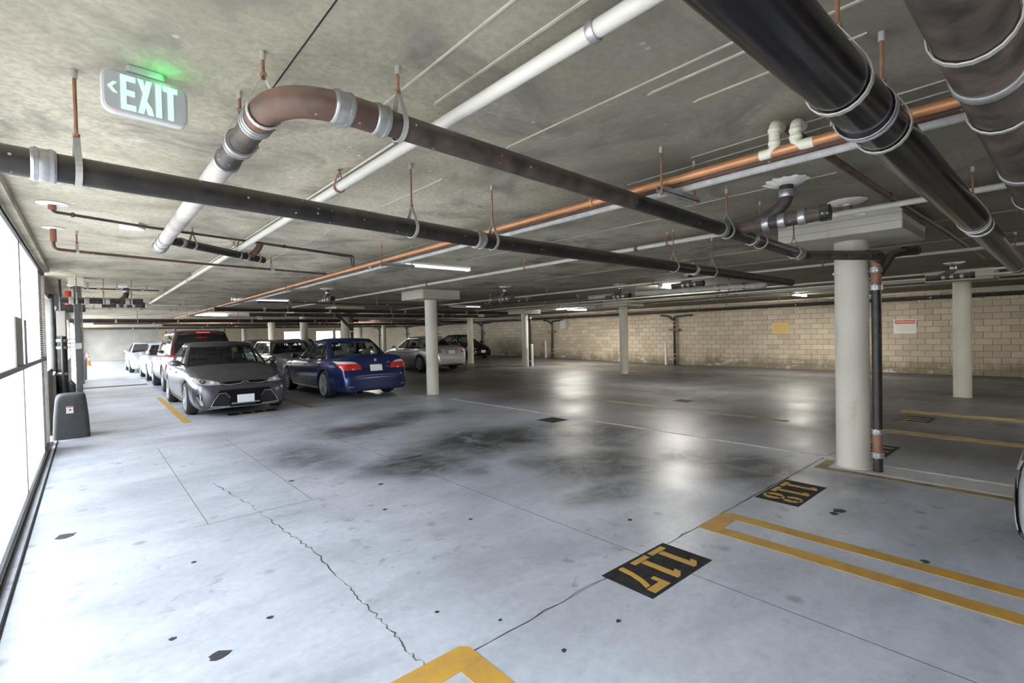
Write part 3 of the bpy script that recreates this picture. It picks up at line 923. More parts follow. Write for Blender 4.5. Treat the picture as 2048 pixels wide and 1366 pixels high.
# copper trio on trapeze hangers
G0 = pipe('copper_water_pipe', 'orange copper water pipe, uppermost of the three on the struts', 'pipe', [(2.69, -2.5, 2.40), (2.69, 33, 2.40)], .024, M_COPPER, couplings=[('y', 2.2, .03), ('y', 7.0, .03)], cmat=M_COPPER)
G1 = pipe('copper_water_pipe', 'dull brown copper pipe between the orange and the pale pipe', 'pipe', [(2.772, -2.5, 2.396), (2.772, 33, 2.396)], .020, M_BROWN, couplings=[('y', 2.05, .05), ('y', 5.9, .05)])
G2 = pipe('insulated_water_pipe', 'pale wrapped water pipe, lowest of the three on the struts', 'pipe', [(2.87, -2.5, 2.40), (2.87, 33, 2.40)], .033, M_GPIPE)
for k, y in enumerate([-1.9, 1.62, 5.32, 9.0, 12.7, 16.4, 20.1, 23.8, 27.5]):
    tr = empty('trapeze_hanger', (2.78, y, CEIL))
    m = MB()
    z0 = 2.332 - CEIL
    m.box(-.17, .28, -.02, .02, z0, z0 + .004); m.box(-.17, .28, -.02, -.017, z0, z0 + .033); m.box(-.17, .28, .017, .02, z0, z0 + .033)
    for q in range(7): m.lathe([(.006, -.001), (.006, .0)], 8, (-.14 + q * .06, 0, z0))
    m.build('strut', M_GALV, tr)
    for x in (-.145, .25):
        m = MB(); m.tube([(x, 0, z0 - .02), (x, 0, 0)], .006, 8); m.lathe([(.012, 0), (.012, .012)], 6, (x, 0, z0 - .012))
        m.build('rod', M_RUST, tr)
        m = MB(); m.tube([(x, 0, -.035), (x, 0, 0)], .011, 8); m.build('anchor', M_STRAP, tr)
    tag(tr, ['perforated strut trapeze holding three pipes, behind the viewer', 'perforated steel strut trapeze nearest in view, holding the three pipes', 'strut trapeze beside the nearest fluorescent lamp, holding the three pipes', 'third strut trapeze in view under the copper pipes', 'fourth strut trapeze in view under the copper pipes', 'fifth strut trapeze in view under the copper pipes', 'sixth strut trapeze in view under the copper pipes', 'seventh strut trapeze in view under the copper pipes', 'farthest strut trapeze under the copper pipes'][k], 'pipe hanger', 'trapeze hangers of the copper pipes')

# cream drop elbows that step the copper run aside
pv = empty('plastic_drop_bend')
m = MB(); m.tube(fillet([(2.69, 1.07, 2.40), (2.69, 1.0, 2.40), (2.69, 1.0, 2.545), (2.78, 1.0, 2.545)], .05), .026, 18); m.build('drop_bend', M_PVC, pv, smooth=True)
m = MB(); m.tube(fillet([(2.69, .82, 2.40), (2.69, .90, 2.40), (2.69, .90, 2.52), (2.78, .90, 2.52)], .05), .026, 18); m.build('drop_bend', M_PVC, pv, smooth=True)
for q in ((2.69, 1.0, 2.445), (2.69, 1.0, 2.51), (2.69, .90, 2.445), (2.69, .90, 2.48)): band('socket', Vector(q), Vector((0, 0, 1)), .026, .02, M_PVC, pv, proud=.004)
tag(pv, 'two cream plastic elbows dropping onto the orange copper pipe', 'pipe fitting')
pipe('branch_water_pipe', 'dark brown branch pipe running right above the near column cap', 'pipe', [(2.80, .97, 2.535), (5.0, .965, 2.535), (7.3, .93, 2.535), (11.0, .93, 2.535)], .022, M_BROWN, couplings=[('x', 4.9, .04)], cmat=M_BROWN)

# toilet drop fittings: foam ring at the slab, bend, horizontal stub
def closet_drop(x, y, label, ang=0.0, drop=.30, stub=.62, name='drain_drop_fitting'):
    t = empty(name, (x, y, CEIL), ang)
    m = MB(); k = 26
    rr = [.15 * random.uniform(.78, 1.15) for _ in range(k)]
    vs = [(0, 0, -.03)] + [(rr[i] * .55 * math.cos(2 * PI * i / k), rr[i] * .55 * math.sin(2 * PI * i / k), -.035) for i in range(k)] + [(rr[i] * math.cos(2 * PI * i / k), rr[i] * math.sin(2 * PI * i / k), -.004) for i in range(k)] + [(rr[i] * math.cos(2 * PI * i / k), rr[i] * math.sin(2 * PI * i / k), .0) for i in range(k)]
    fs = [(0, 1 + i, 1 + (i + 1) % k) for i in range(k)] + [(1 + i, 1 + k + i, 1 + k + (i + 1) % k, 1 + (i + 1) % k) for i in range(k)] + [(1 + k + i, 1 + 2 * k + i, 1 + 2 * k + (i + 1) % k, 1 + k + (i + 1) % k) for i in range(k)]
    m.add(vs, fs); m.build('foam_ring', M_FOAM, t, smooth=True, ang=60)
    m = MB(); m.tube(fillet([(0, 0, -.01), (0, 0, -drop * .55), (-.03, .22, -drop)], .10), .047, 20); m.build('bend', M_DKBROWN, t, smooth=True)
    band('coupling', Vector((0, 0, -.095)), Vector((0, 0, 1)), .047, .055, M_GALV, t, clamps=False)
    a, b = Vector((-.035, stub * .62, -drop)), Vector((.0, -stub * .38, -drop + .01))
    m = MB(); m.tube([a, b], .05, 20); m.build('stub', M_DKBROWN, t, smooth=True)
    d = (b - a).normalized()
    for s in (.40, .58, .80): band('coupling', a + (b - a) * s, d, .05, .05, M_GALV, t)
    m = MB(); m.tube([b - d * .01, b + d * .05], .058, 20); m.build('cleanout_cap', M_IRON2, t, smooth=True)
    hanger(a + (b - a) * .72, d, .05, t, top=drop * 0 + 0.0) if False else None
    tag(t, label, 'pipe fitting', 'drain drops with white foam rings')
    return t
closet_drop(4.01, 1.41, 'drain drop with big white foam ring nearest the viewer')
closet_drop(9.49, 6.98, 'drain drop with white foam ring above the middle aisle column')
closet_drop(7.43, 8.74, 'drain drop with white foam ring right of the column by the blue sedan')
closet_drop(4.11, 11.0, 'drain drop with white foam ring over the blue sedan roof', drop=.26)
closet_drop(11.9, 1.40, 'drain drop with foam ring past the thick black pipe end', drop=.26)
closet_drop(9.1, 4.99, 'drain drop with foam ring beneath the long black pipe', drop=.22)
closet_drop(.61, 12.3, 'drain drop with small foam ring at the far left above the cone', ang=PI / 2, drop=.38)
f5 = empty('small_drain_outlet', (5.10, 1.30, CEIL))
m = MB(); m.lathe([(.02, -.03), (.12, -.022), (.15, -.004), (.15, 0)], 17); m.build('foam_ring', M_FOAM, f5, smooth=True)
m = MB(); m.tube([(0, 0, -.01), (0, 0, -.12)], .03, 14); m.tube([(0, 0, -.1), (0, -.14, -.13)], .026, 14); m.build('outlet', M_PVC, f5, smooth=True)
band('coupling', Vector((0, 0, -.06)), Vector((0, 0, 1)), .03, .03, M_RED, f5)
tag(f5, 'small cream outlet with torn foam ring above the near column cap', 'pipe fitting')

# downpipe at the near column
dp = empty('column_downpipe')
x, y = 6.06, 1.30
m = MB(); m.tube([(x, y, .0), (x, y, .16)], .043, 22); m.build('pipe_run', M_IRON2, dp, smooth=True)
m = MB(); m.tube([(x, y, .42), (x, y, 1.87)], .043, 22); m.build('pipe_run', M_IRON2, dp, smooth=True)
RRED = simple('rust_red_iron', (.26, .115, .075), .6, var=.35, vscale=9)
m = MB(); m.tube([(x, y, .15), (x, y, .43)], .044, 22); m.build('rusty_section', RRED, dp, smooth=True)
m = MB(); m.tube([(x, y, 1.86), (x, y, 2.19)], .046, 22); m.build('rusty_section', RRED, dp, smooth=True)
for z in (.17, .41, 1.88, 2.06): band('coupling', Vector((x, y, z)), Vector((0, 0, 1)), .044, .055, M_GALV, dp, clamps=True)
m = MB(); m.tube(fillet([(5.9, 1.34, 2.2), (x + .02, y - .03, 2.2), (x, y, 2.12)], .06), .05, 20); m.build('top_bend', M_IRON2, dp, smooth=True)
m = MB(); m.tube(fillet([(x + .02, y, 1.98), (x + .16, y - .10, 2.22), (x + .3, y - .22, 2.25)], .05), .04, 18); m.tube([(x + .24, y - .18, 2.245), (x + .36, y - .27, 2.252)], .047, 18); m.build('side_wye', M_IRON2, dp, smooth=True)
m = MB(); m.lathe([(.168, -.012), (.168, .012)], 40, (6.13, 1.53, 2.055)); m.build('column_strap', MATS['column'], dp, smooth=True)
tag(dp, 'vertical black downpipe with rusty sections strapped to the near column', 'pipe')

# small brown water lines at left
pipe('water_branch_pipe', 'thin dark brown pipe from a rusty wall stub, higher of the two at left', 'pipe', [(-.178, 5.25, 2.595), (-.178, 5.25, 2.535), (.46, 5.50, 2.535), (2.60, 6.05, 2.535), (2.61, 6.06, 2.40)], .012, M_DKBROWN, fil=.03, couplings=[('x', -.06, .02), ('x', 1.7, .02)], cmat=M_DKBROWN)
pipe('water_branch_pipe', 'thin brown pipe dropping from a red riser, lower of the two at left', 'pipe', [(-.215, 6.35, 2.60), (-.215, 6.35, 2.40), (-.06, 6.42, 2.40), (1.04, 6.72, 2.40), (2.58, 6.95, 2.40)], .014, M_BROWN, fil=.04, couplings=[('x', 1.85, .03)], cmat=M_WPIPE, hangers=[('x', 1.83), ('x', -.05)])
rs = empty('red_riser_stub', (-.215, 6.35, 0)); m = MB(); m.tube([(0, 0, 2.47), (0, 0, 2.60)], .024, 14); m.build('sleeve', M_RED, rs, smooth=True)
m = MB(); m.lathe([(.085, CEIL - .004), (.06, CEIL - .012), (.02, CEIL - .014)], 14); m.build('escutcheon', M_FOAM, rs, smooth=True)
tag(rs, 'short red riser sleeve with white escutcheon at left ceiling', 'pipe fitting')
rs = empty('rusty_wall_stub', (-.178, 5.25, 0)); m = MB(); m.tube([(0, 0, 2.55), (0, 0, 2.60)], .026, 14); m.build('sleeve', M_RED, rs, smooth=True)
m = MB(); m.lathe([(.10, CEIL - .004), (.06, CEIL - .012), (.02, CEIL - .014)], 14); m.build('escutcheon', M_FOAM, rs, smooth=True)
tag(rs, 'rust coloured sleeve with white escutcheon nearer than the red riser', 'pipe fitting')
pipe('branch_drain_pipe', 'short black branch drain slanting across the fat white pipe', 'pipe', [(.60, 5.45, 2.425), (1.60, 6.30, 2.435)], .040, M_IRON2, couplings=[('x', .70, .04), ('x', 1.38, .03)], hangers=[('x', .80), ('x', 1.28), ('x', 1.52)])
bd = empty('drop_leg'); m = MB(); m.tube(fillet([(1.52, 6.05, 2.60), (1.50, 6.10, 2.52), (1.42, 6.12, 2.44)], .04), .034, 16); m.build('drop_bend', M_BROWN, bd, smooth=True)
tag(bd, 'brown drop bend feeding the slanting black branch drain', 'pipe fitting')
pipe('water_branch_pipe', 'thin dark pipe running right from the slanting black drain', 'pipe', [(1.36, 5.82, 2.55), (2.64, 6.22, 2.55), (2.66, 6.23, 2.43)], .011, M_DKBROWN, fil=.03, couplings=[('x', 2.0, .02)], cmat=M_STRAP)
m = MB(); k = 14; m.prism([(.36 + .10 * random.uniform(.6, 1.2) * math.cos(2 * PI * i / k), 5.75 + .10 * random.uniform(.6, 1.2) * math.sin(2 * PI * i / k)) for i in range(k)], CEIL - .05, CEIL)
tag(m.build('foam_patch', M_FOAM), 'lump of white foam on the ceiling by the pale pipe end', 'foam patch')

# cross pipes in the depth of the garage
for (y, x0, x1, z, r, mt, lab) in [(10.6, -.30, .75, 2.19, .05, M_IRON2, 'dark drain pipe at far left leading to the riser'), (13.2, 3.2, 9.5, 2.42, .018, M_DKBROWN, 'thin dark cross pipe in front of the distant lamps'),
                                   (14.6, 2.5, 12.5, 2.30, .055, M_IRON2, 'dark cross drain over the grey wagon'), (17.2, 3.9, 13.0, 2.28, .06, M_DKBROWN, 'brown cross drain at the column behind the blue sedan'),
                                   (20.6, -.4, 9.0, 2.20, .065, M_IRON2, 'long dark cross drain over the dark tall vehicle'), (22.5, 3.2, 20.5, 2.39, .04, M_GPIPE, 'pale cross pipe behind the long dark drain'),
                                   (25.0, .2, 16, 2.25, .05, M_BROWN, 'brown cross pipe with rough couplings over the white cars'), (27.5, 4, 20, 2.36, .06, M_IRON2, 'dark cross drain over the rear rows'), (31.5, 3, 20, 2.33, .06, M_IRON2, 'dark cross drain near the far lit lamp'), (38, -.3, 20, 2.32, .07, M_DKBROWN, 'brown cross drain nearest the far wall'),
                                   (11.9, -.2, 1.1, 2.50, .014, M_DKBROWN, 'thin dark line under the ceiling before the white cars'), (15.4, -.35, 2.4, 2.43, .028, M_WPIPE, 'white cross pipe at far left under the ceiling'), (17.9, -.35, 2.5, 2.44, .028, M_WPIPE, 'second white cross pipe at far left under the ceiling')]:
    pipe('cross_pipe', lab, 'pipe', [(x0, y, z), (x1, y, z)], r, mt, couplings=[('x', x0 + (x1 - x0) * s, .06) for s in (.12, .3, .55, .8)], cmat=M_STRAP, hangers=[('x', x0 + (x1 - x0) * s) for s in (.18, .5, .85)], n=14)

# wall downpipes with slanting wyes
for (y, lab, h) in [(12.35, 'black wall drain with rust coloured strap, right of the middle aisle column', 2.2), (20.4, 'black wall drain next to the small grey wall box', 2.1), (27.3, 'black wall drain just right of the black hatchback', 2.15), (33.3, 'thin black wall drain above the silver sedan', 2.15), (38.0, 'thin black wall drain right of the far lit lamp column', 2.15), (43.3, 'farthest thin black wall drain by the bright opening', 2.15)]:
    d = empty('wall_drain', (XW - .12, y, zf(XW, y)))
    m = MB(); m.tube([(0, 0, 0), (0, 0, h)], .055, 16); m.build('pipe_run', M_IRON2, d, smooth=True)
    m = MB(); m.tube(fillet([(0, 0, h - .12), (-.0, .35, h + .12), (-.0, .7, h + .16)], .1), .045, 14); m.tube(fillet([(0, 0, h - .02), (0, -.03, h + .08), (0, -.9, h + .12)], .05), .045, 14); m.build('wye', M_IRON2, d, smooth=True)
    for z in (h - .15, h - .32, .3, .5): band('coupling', Vector((0, 0, z)), Vector((0, 0, 1)), .055, .05, M_STRAP, d)
    m = MB(); m.box(-.062, .11, -.26, .26, h - .58, h - .50); m.build('wall_strap', M_RED, d)
    tag(d, lab, 'pipe')
for (x, y, h, lab) in [(15.55, 16.45, 1.0, 'white guard post by the distant column with drain'), (20.75, 20.75, 1.0, 'white guard post before the wall drain by the grey box'), (20.7, 12.65, 1.0, 'white guard post before the wall drain with rust strap')]:
    b = empty('guard_post', (x, y, zf(x, y)))
    m = MB(); m.tube([(0, 0, 0), (0, 0, h)], .055, 14); m.build('post', M_WHITE, b, smooth=True)
    m = MB(); m.lathe([(.057, h - .005), (.05, h + .02), (.02, h + .035), (.0, h + .037)], 14); m.build('cap', M_WHITE, b, smooth=True)
    tag(b, lab, 'post')
d = empty('column_downpipe', (15.62, 16.62, zf(15.6, 16.6)))
m = MB(); m.tube([(0, 0, 0), (0, 0, 2.35)], .06, 16); m.build('pipe_run', M_IRON2, d, smooth=True)
band('coupling', Vector((0, 0, .25)), Vector((0, 0, 1)), .06, .06, M_STRAP, d); band('coupling', Vector((0, 0, 2.25)), Vector((0, 0, 1)), .06, .06, M_STRAP, d)
tag(d, 'black downpipe behind the distant column with white post', 'pipe')
d = empty('column_downpipe', (7.36, 17.42, 0))
m = MB(); m.tube([(0, 0, 0), (0, 0, 2.3)], .06, 16); m.tube(fillet([(0, -.02, 1.75), (-.45, -.1, 2.2), (-.6, -.12, 2.25)], .1), .05, 14); m.build('pipe_run', M_DKBROWN, d, smooth=True)
for z in (1.7, 2.0): band('coupling', Vector((0, 0, z)), Vector((0, 0, 1)), .06, .05, M_GALV, d)
tag(d, 'brown downpipe with slanting wye on the column behind the blue sedan', 'pipe')

# ------------------------------------------------------------------ gate and the left side
def gate():
    g = empty('sliding_gate', (XG, 0, 0))
    for (y0, y1, z0, z1) in [(-3.0, -1.0, .10, 1.27), (-.97, 1.57, .10, 1.27), (-3.0, -1.0, 1.31, 2.46), (-.97, 1.57, 1.31, 2.46), (1.6, 4.2, .10, 1.27), (4.23, 6.42, .10, 1.27), (6.45, 8.62, .10, 1.27), (1.6, 4.2, 1.31, 2.46), (6.82, 8.75, 1.31, 2.46)]:
        m = MB(); n = int((y1 - y0) / .055)
        vs, fs = [], []
        k = 0
        prof = []
        for i in range(n):
            a = y0 + (y1 - y0) * i / n; w = (y1 - y0) / n
            prof += [(a, 0), (a + w * .70, 0), (a + w * .78, .012), (a + w * .92, .012)]
        prof.append((y1, 0))
        for (yy, xx) in prof: vs += [(xx, yy, z0), (xx, yy, z1)]
        fs = [(2 * i, 2 * i + 2, 2 * i + 3, 2 * i + 1) for i in range(len(prof) - 1)]
        m.add(vs, fs); m.build('gate_panel', MATS['gate'], g)
    # upper middle panel has the latch cut-out
    for (y0, y1, z0, z1) in [(4.23, 5.80, 1.31, 2.46), (5.80, 6.34, 1.74, 2.46), (6.34, 6.66, 1.31, 2.46), (6.66, 6.80, 1.74, 2.46)]:
        m = MB(); n = max(1, int((y1 - y0) / .055)); prof = []
        for i in range(n):
            a = y0 + (y1 - y0) * i / n; w = (y1 - y0) / n
            prof += [(a, 0), (a + w * .70, 0), (a + w * .78, .012), (a + w * .92, .012)]
        prof.append((y1, 0)); vs = []
        for (yy, xx) in prof: vs += [(xx, yy, z0), (xx, yy, z1)]
        m.add(vs, [(2 * i, 2 * i + 2, 2 * i + 3, 2 * i + 1) for i in range(len(prof) - 1)]); m.build('gate_panel', MATS['gate'], g)
    m = MB(); m.box(-.012, .02, 5.82, 6.32, 1.30, 1.735); m.build('latch_plate', simple('taupe_plate', (.21, .18, .16), .6), g)
    m = MB(); m.box(-.012, .02, 6.67, 6.79, 1.30, 1.735); m.build('latch_slot_cover', M_STEEL, g)
    for (z0, z1) in ((1.27, 1.31), (2.46, 2.495), (.05, .10)):
        m = MB(); m.box(-.03, .03, -3.0, 9.55, z0, z1); m.build('rail', M_STEEL, g)
    for y in (-.985, 1.58, 4.215, 6.435):
        m = MB(); m.box(-.02, .017, y - .009, y + .009, .1, 2.46); m.build('stile', M_STEEL, g)
    m = MB(); m.box(-.03, .03, 9.5, 9.56, .05, 2.49); m.box(-.02, .02, 8.66, 8.70, .05, 1.3); m.build('end_post', M_STRAP, g)
    # expanded mesh leaf at the end
    m = MB()
    for z0, z1 in ((.1, 1.27), (1.31, 2.46)):
        n = int((z1 - z0) / .03)
        for i in range(n):
            z = z0 + (i + .5) * (z1 - z0) / n
            m.box(-.004, .004, 8.78, 9.5, z - .0065, z + .0065)
        for i in range(24):
            y = 8.78 + .03 * i
            m.box(-.003, .003, y - .004, y + .004, z0, z1)
    m.build('mesh_screen', simple('mesh_brown', (.16, .13, .12), .6), g)
    for y in (2.4, 8.9):
        m = MB(); m.lathe([(.026, -.012), (.033, -.012), (.033, .012), (.026, .012)], 16, (.0, y, .05), axis='x'); m.build('roller', M_STEEL, g, smooth=True)
    tag(g, 'white ribbed sliding gate along the left edge, glowing with daylight', 'gate')
    for (x, w, h, mt, lab) in [(-.455, .05, .022, M_STEEL, 'dark steel gate track on the floor, nearer the gate'), (-.385, .018, .02, M_DARK, 'thin black floor rail beside the gate track, inner of the two')]:
        t = empty('gate_track', (x, 0, 0))
        m = MB(); m.box(-w / 2, w / 2, -3.0, 10.2, -.01, h * .35); m.build('flange', mt, t)
        m = MB(); m.box(-w / 8, w / 8, -3.0, 10.2, h * .3, h * .7); m.build('rail', M_STRAP if w > .03 else M_DARK, t)
        tag(t, lab, 'track')
gate()

# gate operator cover
def operator():
    o = empty('gate_operator', (-.225, 10.55, 0))
    m = MB()
    rings = []
    for (z, hx, hy, r) in [(0, .222, .27, .06), (.05, .222, .268, .06), (.35, .207, .245, .06), (.60, .185, .22, .06), (.66, .175, .205, .07), (.69, .155, .18, .07), (.70, .10, .12, .05)]:
        ring = []
        for (cx, cy, a0) in ((hx - r, hy - r, 0), (-hx + r, hy - r, 90), (-hx + r, -hy + r, 180), (hx - r, -hy + r, 270)):
            for k in range(5):
                a = math.radians(a0 + k * 22.5)
                ring.append((cx + r * math.cos(a), cy + r * math.sin(a), z))
        rings.append(ring)
    n = len(rings[0]); vs = [p for r in rings for p in r]
    fs = [(i * n + k, i * n + (k + 1) % n, (i + 1) * n + (k + 1) % n, (i + 1) * n + k) for i in range(len(rings) - 1) for k in range(n)] + [tuple((len(rings) - 1) * n + k for k in range(n)), tuple(range(n - 1, -1, -1))]
    m.add(vs, fs); m.build('cover', M_BLACK, o, smooth=True, ang=50)
    m = MB(); m.add([(.06, -.248, .14), (.095, -.236, .12), (.085, -.215, .60), (.07, -.216, .62), (.06, -.262, .14), (.095, -.256, .12), (.085, -.226, .60), (.07, -.226, .62)], [(4, 5, 6, 7), (0, 4, 7, 3), (1, 2, 6, 5), (0, 1, 5, 4), (3, 7, 6, 2)])
    m.build('moulded_rib', M_BLACK, o)
    lb = MB(); lb.add([(-.055, -.2455, .40), (.03, -.2455, .40), (.03, -.2335, .51), (-.055, -.2335, .51), (-.055, -.24, .40), (.03, -.24, .40), (.03, -.228, .51), (-.055, -.228, .51)], [(0, 1, 2, 3), (4, 7, 6, 5), (0, 4, 5, 1), (2, 6, 7, 3), (1, 5, 6, 2), (0, 3, 7, 4)])
    l = lb.build('warning_label', M_WHITE, o)
    lb = MB(); lb.add([(-.052, -.2365, .493), (.027, -.2365, .493), (.027, -.2350, .507), (-.052, -.2350, .507)], [(0, 1, 2, 3)]); lb.build('label_stripe', simple('label_red', (.65, .07, .04), .5), l)
    lb = MB(); lb.add([(-.02, -.2415, .445), (.004, -.2415, .445), (.004, -.2392, .465), (-.02, -.2392, .465)], [(0, 1, 2, 3)]); lb.build('label_mark', M_DARK, l)
    tag(o, 'dark grey plastic gate operator housing with small white label', 'gate motor')
operator()
def left_stuff():
    p = empty('steel_post', (-.115, 10.98, 0))
    m = MB(); m.box(-.04, .04, -.04, .04, 0, 2.47); m.build('post', M_STEEL, p, bevel=.006)
    m = MB(); m.box(-.10, .10, -.10, .10, 2.47, 2.60); m.box(-.11, .11, -.11, .11, 2.455, 2.475); m.build('top_bracket', M_CREAM, p, bevel=.005)
    m = MB(); m.tube([(.055, .02, .8), (.055, .02, 2.42), (.055, .02, 2.46)], .012, 10); m.build('conduit', M_WPIPE, p, smooth=True)
    m = MB(); m.box(-.045, .045, -.05, -.04, 1.4, 1.5); m.build('clip', M_GALV, p)
    tag(p, 'dark square steel post rising behind the gate operator to a cream bracket', 'post')
    r = empty('fire_riser', (-.36, 12.0, 0))
    m = MB(); m.tube([(0, 0, 0), (0, 0, 1.95)], .085, 18); m.tube(fillet([(0, 0, 1.9), (0, 0, 2.12), (.35, 0, 2.14)], .08), .07, 18); m.build('riser_pipe', M_IRON2, r, smooth=True)
    m = MB(); m.tube([(-.1, -.05, 1.0), (-.1, -.05, 2.38), ], .035, 14); m.build('side_pipe', M_STEEL, r, smooth=True)
    m = MB(); m.tube([(.12, 0, 2.2), (.12, 0, 2.45)], .045, 14); m.build('red_valve', simple('fire_red', (.62, .07, .03), .5), r, smooth=True)
    m = MB(); m.tube([(.12, 0, .0), (.12, 0, .75)], .06, 14); m.tube([(.12, 0, .74), (.12, 0, .84)], [.06, .0], 14); m.build('drum_trap', M_BLACK, r, smooth=True)
    for z in (1.55, 1.42, .95): band('coupling', Vector((0, 0, z)), Vector((0, 0, 1)), .085, .05, M_GALV, r)
    m = MB(); m.lathe([(.075, -.008), (.085, -.008), (.085, .008), (.075, .008)], 18, (.14, -.02, 1.5), axis='y', cap=False); m.box(.065, .215, -.03, -.02, 1.494, 1.506); m.build('hand_wheel', M_DARK, r)
    tag(r, 'black fire riser with red valve stub beside the steel post', 'pipe')
    b = empty('utility_box', (-.33, 11.45, 0))
    m = MB(); m.box(-.06, .06, -.04, .04, 1.62, 2.06); m.build('housing', simple('box_taupe', (.22, .20, .185), .6), b, bevel=.004)
    m = MB(); m.box(-.05, .05, -.047, -.04, 1.64, 2.04); m.build('lid', simple('box_taupe_lid', (.27, .24, .22), .6), b)
    m = MB(); m.tube([(0, 0, 0), (0, 0, 1.64)], .018, 10); m.tube([(0, 0, 2.05), (0, 0, 2.6)], .018, 10); m.build('conduit', M_STEEL, b, smooth=True)
    tag(b, 'taupe utility box on a conduit left of the steel post', 'box')
    b = empty('litter_bin', (-.20, 26.3, 0)); b.scale = (.72, .72, 1)
    m = MB(); m.lathe([(.20, 0), (.22, .03), (.24, .75), (.26, .78), (.26, .84), (.21, .88)], 20); m.build('body', simple('bin_grey', (.17, .17, .19), .6), b, smooth=True)
    m = MB(); m.lathe([(.262, .80), (.27, .86), (.18, .96), (.05, .99), (0, .995)], 20); m.build('lid', simple('bin_lid', (.42, .43, .46), .5), b, smooth=True)
    m = MB(); m.box(-.06, .06, -.225, -.205, .82, .92); m.build('flap', M_WHITE, b)
    tag(b, 'grey litter bin with pale lid beside the traffic cone', 'bin')
    c = empty('traffic_cone', (-.02, 42.0, 0))
    m = MB(); m.box(-.22, .22, -.22, .22, 0, .04); m.build('base', M_ORANGE, c, bevel=.01)
    m = MB(); m.lathe([(.17, .04), (.03, .86), (.0, .865)], 20); m.build('body', M_ORANGE, c, smooth=True)
    for (z0, z1) in ((.34, .52), (.62, .72)):
        m = MB(); f = lambda z: .172 - (.14) * (z - .04) / .82
        m.lathe([(f(z0), z0), (f(z1), z1)], 20, cap=False); m.build('white_band', M_WHITE, c, smooth=True)
    tag(c, 'orange traffic cone with white bands at the far left wall', 'traffic cone')
    t = empty('trench_drain', (.6, 21.3, 0))
    m = MB(); m.box(-1.1, .95, -.26, .26, -.05, .004); m.build('frame', M_STEEL, t)
    m = MB()
    for i in range(40): m.box(-1.06 + .05 * i, -1.06 + .05 * i + .03, -.22, .22, .0, .010)
    m.build('grating', simple('grating_brown', (.10, .085, .07), .7), t)
    tag(t, 'dark trench drain grating across the floor before the white cars', 'drain')
left_stuff()

# ------------------------------------------------------------------ exit sign
def rounded_rect(w, h, r, n=6):
    pts = []
    for (cx, cy, a0) in ((w / 2 - r, h / 2 - r, 0), (-w / 2 + r, h / 2 - r, 90), (-w / 2 + r, -h / 2 + r, 180), (w / 2 - r, -h / 2 + r, 270)):
        for k in range(n + 1):
            a = math.radians(a0 + 90 * k / n); pts.append((cx + r * math.cos(a), cy + r * math.sin(a)))
    return pts

def exit_sign():
    s = empty('exit_sign', (.208, 2.47, 2.482), math.radians(5.0))
    X90 = Matrix.Rotation(PI / 2, 4, 'X')
    m = MB(); m.prism(rounded_rect(.300, .172, .035), -.022, .022); m.xform(X90); m.build('housing', M_GREYP, s, bevel=.004)
    m = MB(); m.prism(rounded_rect(.312, .184, .04), -.017, .017); m.xform(X90); m.build('rim', simple('rim_grey', (.55, .56, .56), .5), s, bevel=.003)
    m = MB(); m.prism(rounded_rect(.14, .04, .015), 0, .028); m.xform(Matrix.Translation((0, 0, .101))); m.build('canopy', M_GREYP, s, bevel=.004)
    glow = emit('exit_green_glow', (.42, .90, .60), 0.24)
    def strokes(name, polys):
        m = MB()
        for poly in polys: m.prism(poly, .0225, .0245)
        m.xform(X90); m.build(name, glow, s)
    def R(x0, x1, y0, y1): return [(x0, y0), (x1, y0), (x1, y1), (x0, y1)]
    h, z = .148, -.074
    strokes('letter_e', [R(-.093, -.073, z, z + h), R(-.0729, -.040, z, z + .024), R(-.0729, -.043, z + .062, z + .086), R(-.0729, -.040, z + h - .024, z + h)])
    strokes('letter_x', [[(-.034, z), (-.013, z), (.019, z + h), (-.002, z + h)][0:4], [(-.002 + .004, z), (.023, z), (.023 - .006, z + .03), (-.0, z + .058), (-.008, z + .04)], [(-.034, z + h), (-.013, z + h), (-.004, z + .105), (-.014, z + .085)]])
    strokes('letter_i', [R(.031, .053, z, z + h)])
    strokes('letter_t', [R(.060, .114, z + h - .024, z + h), R(.076, .098, z, z + h - .0241)])
    strokes('arrow', [[(-.137, .012), (-.118, .034), (-.103, .034), (-.122, .012)], [(-.137, .0119), (-.122, .0119), (-.103, -.012), (-.118, -.012)]])
    m = MB(); m.tube([(-.115, -.018, -.091), (-.115, -.018, -.087)], .004, 8); m.build('indicator', emit('indicator_red', (1, .05, .08), 2.0), s)
    # the sign's light spilling upward through its top slot
    l = bpy.data.lights.new('exit_glow', 'SPOT'); l.color = (.04, .9, .16); l.energy = .16; l.shadow_soft_size = .05; l.spot_size = math.radians(165); l.spot_blend = .3
    lo = bpy.data.objects.new('exit_glow', l); COL.objects.link(lo); lo.parent = s; lo.location = (.06, -.05, .07); lo.rotation_euler = (PI, 0, 0); s.scale = (.91, .91, .91)
    tag(s, 'grey exit sign with glowing green letters hanging at upper left', 'exit sign')
exit_sign()

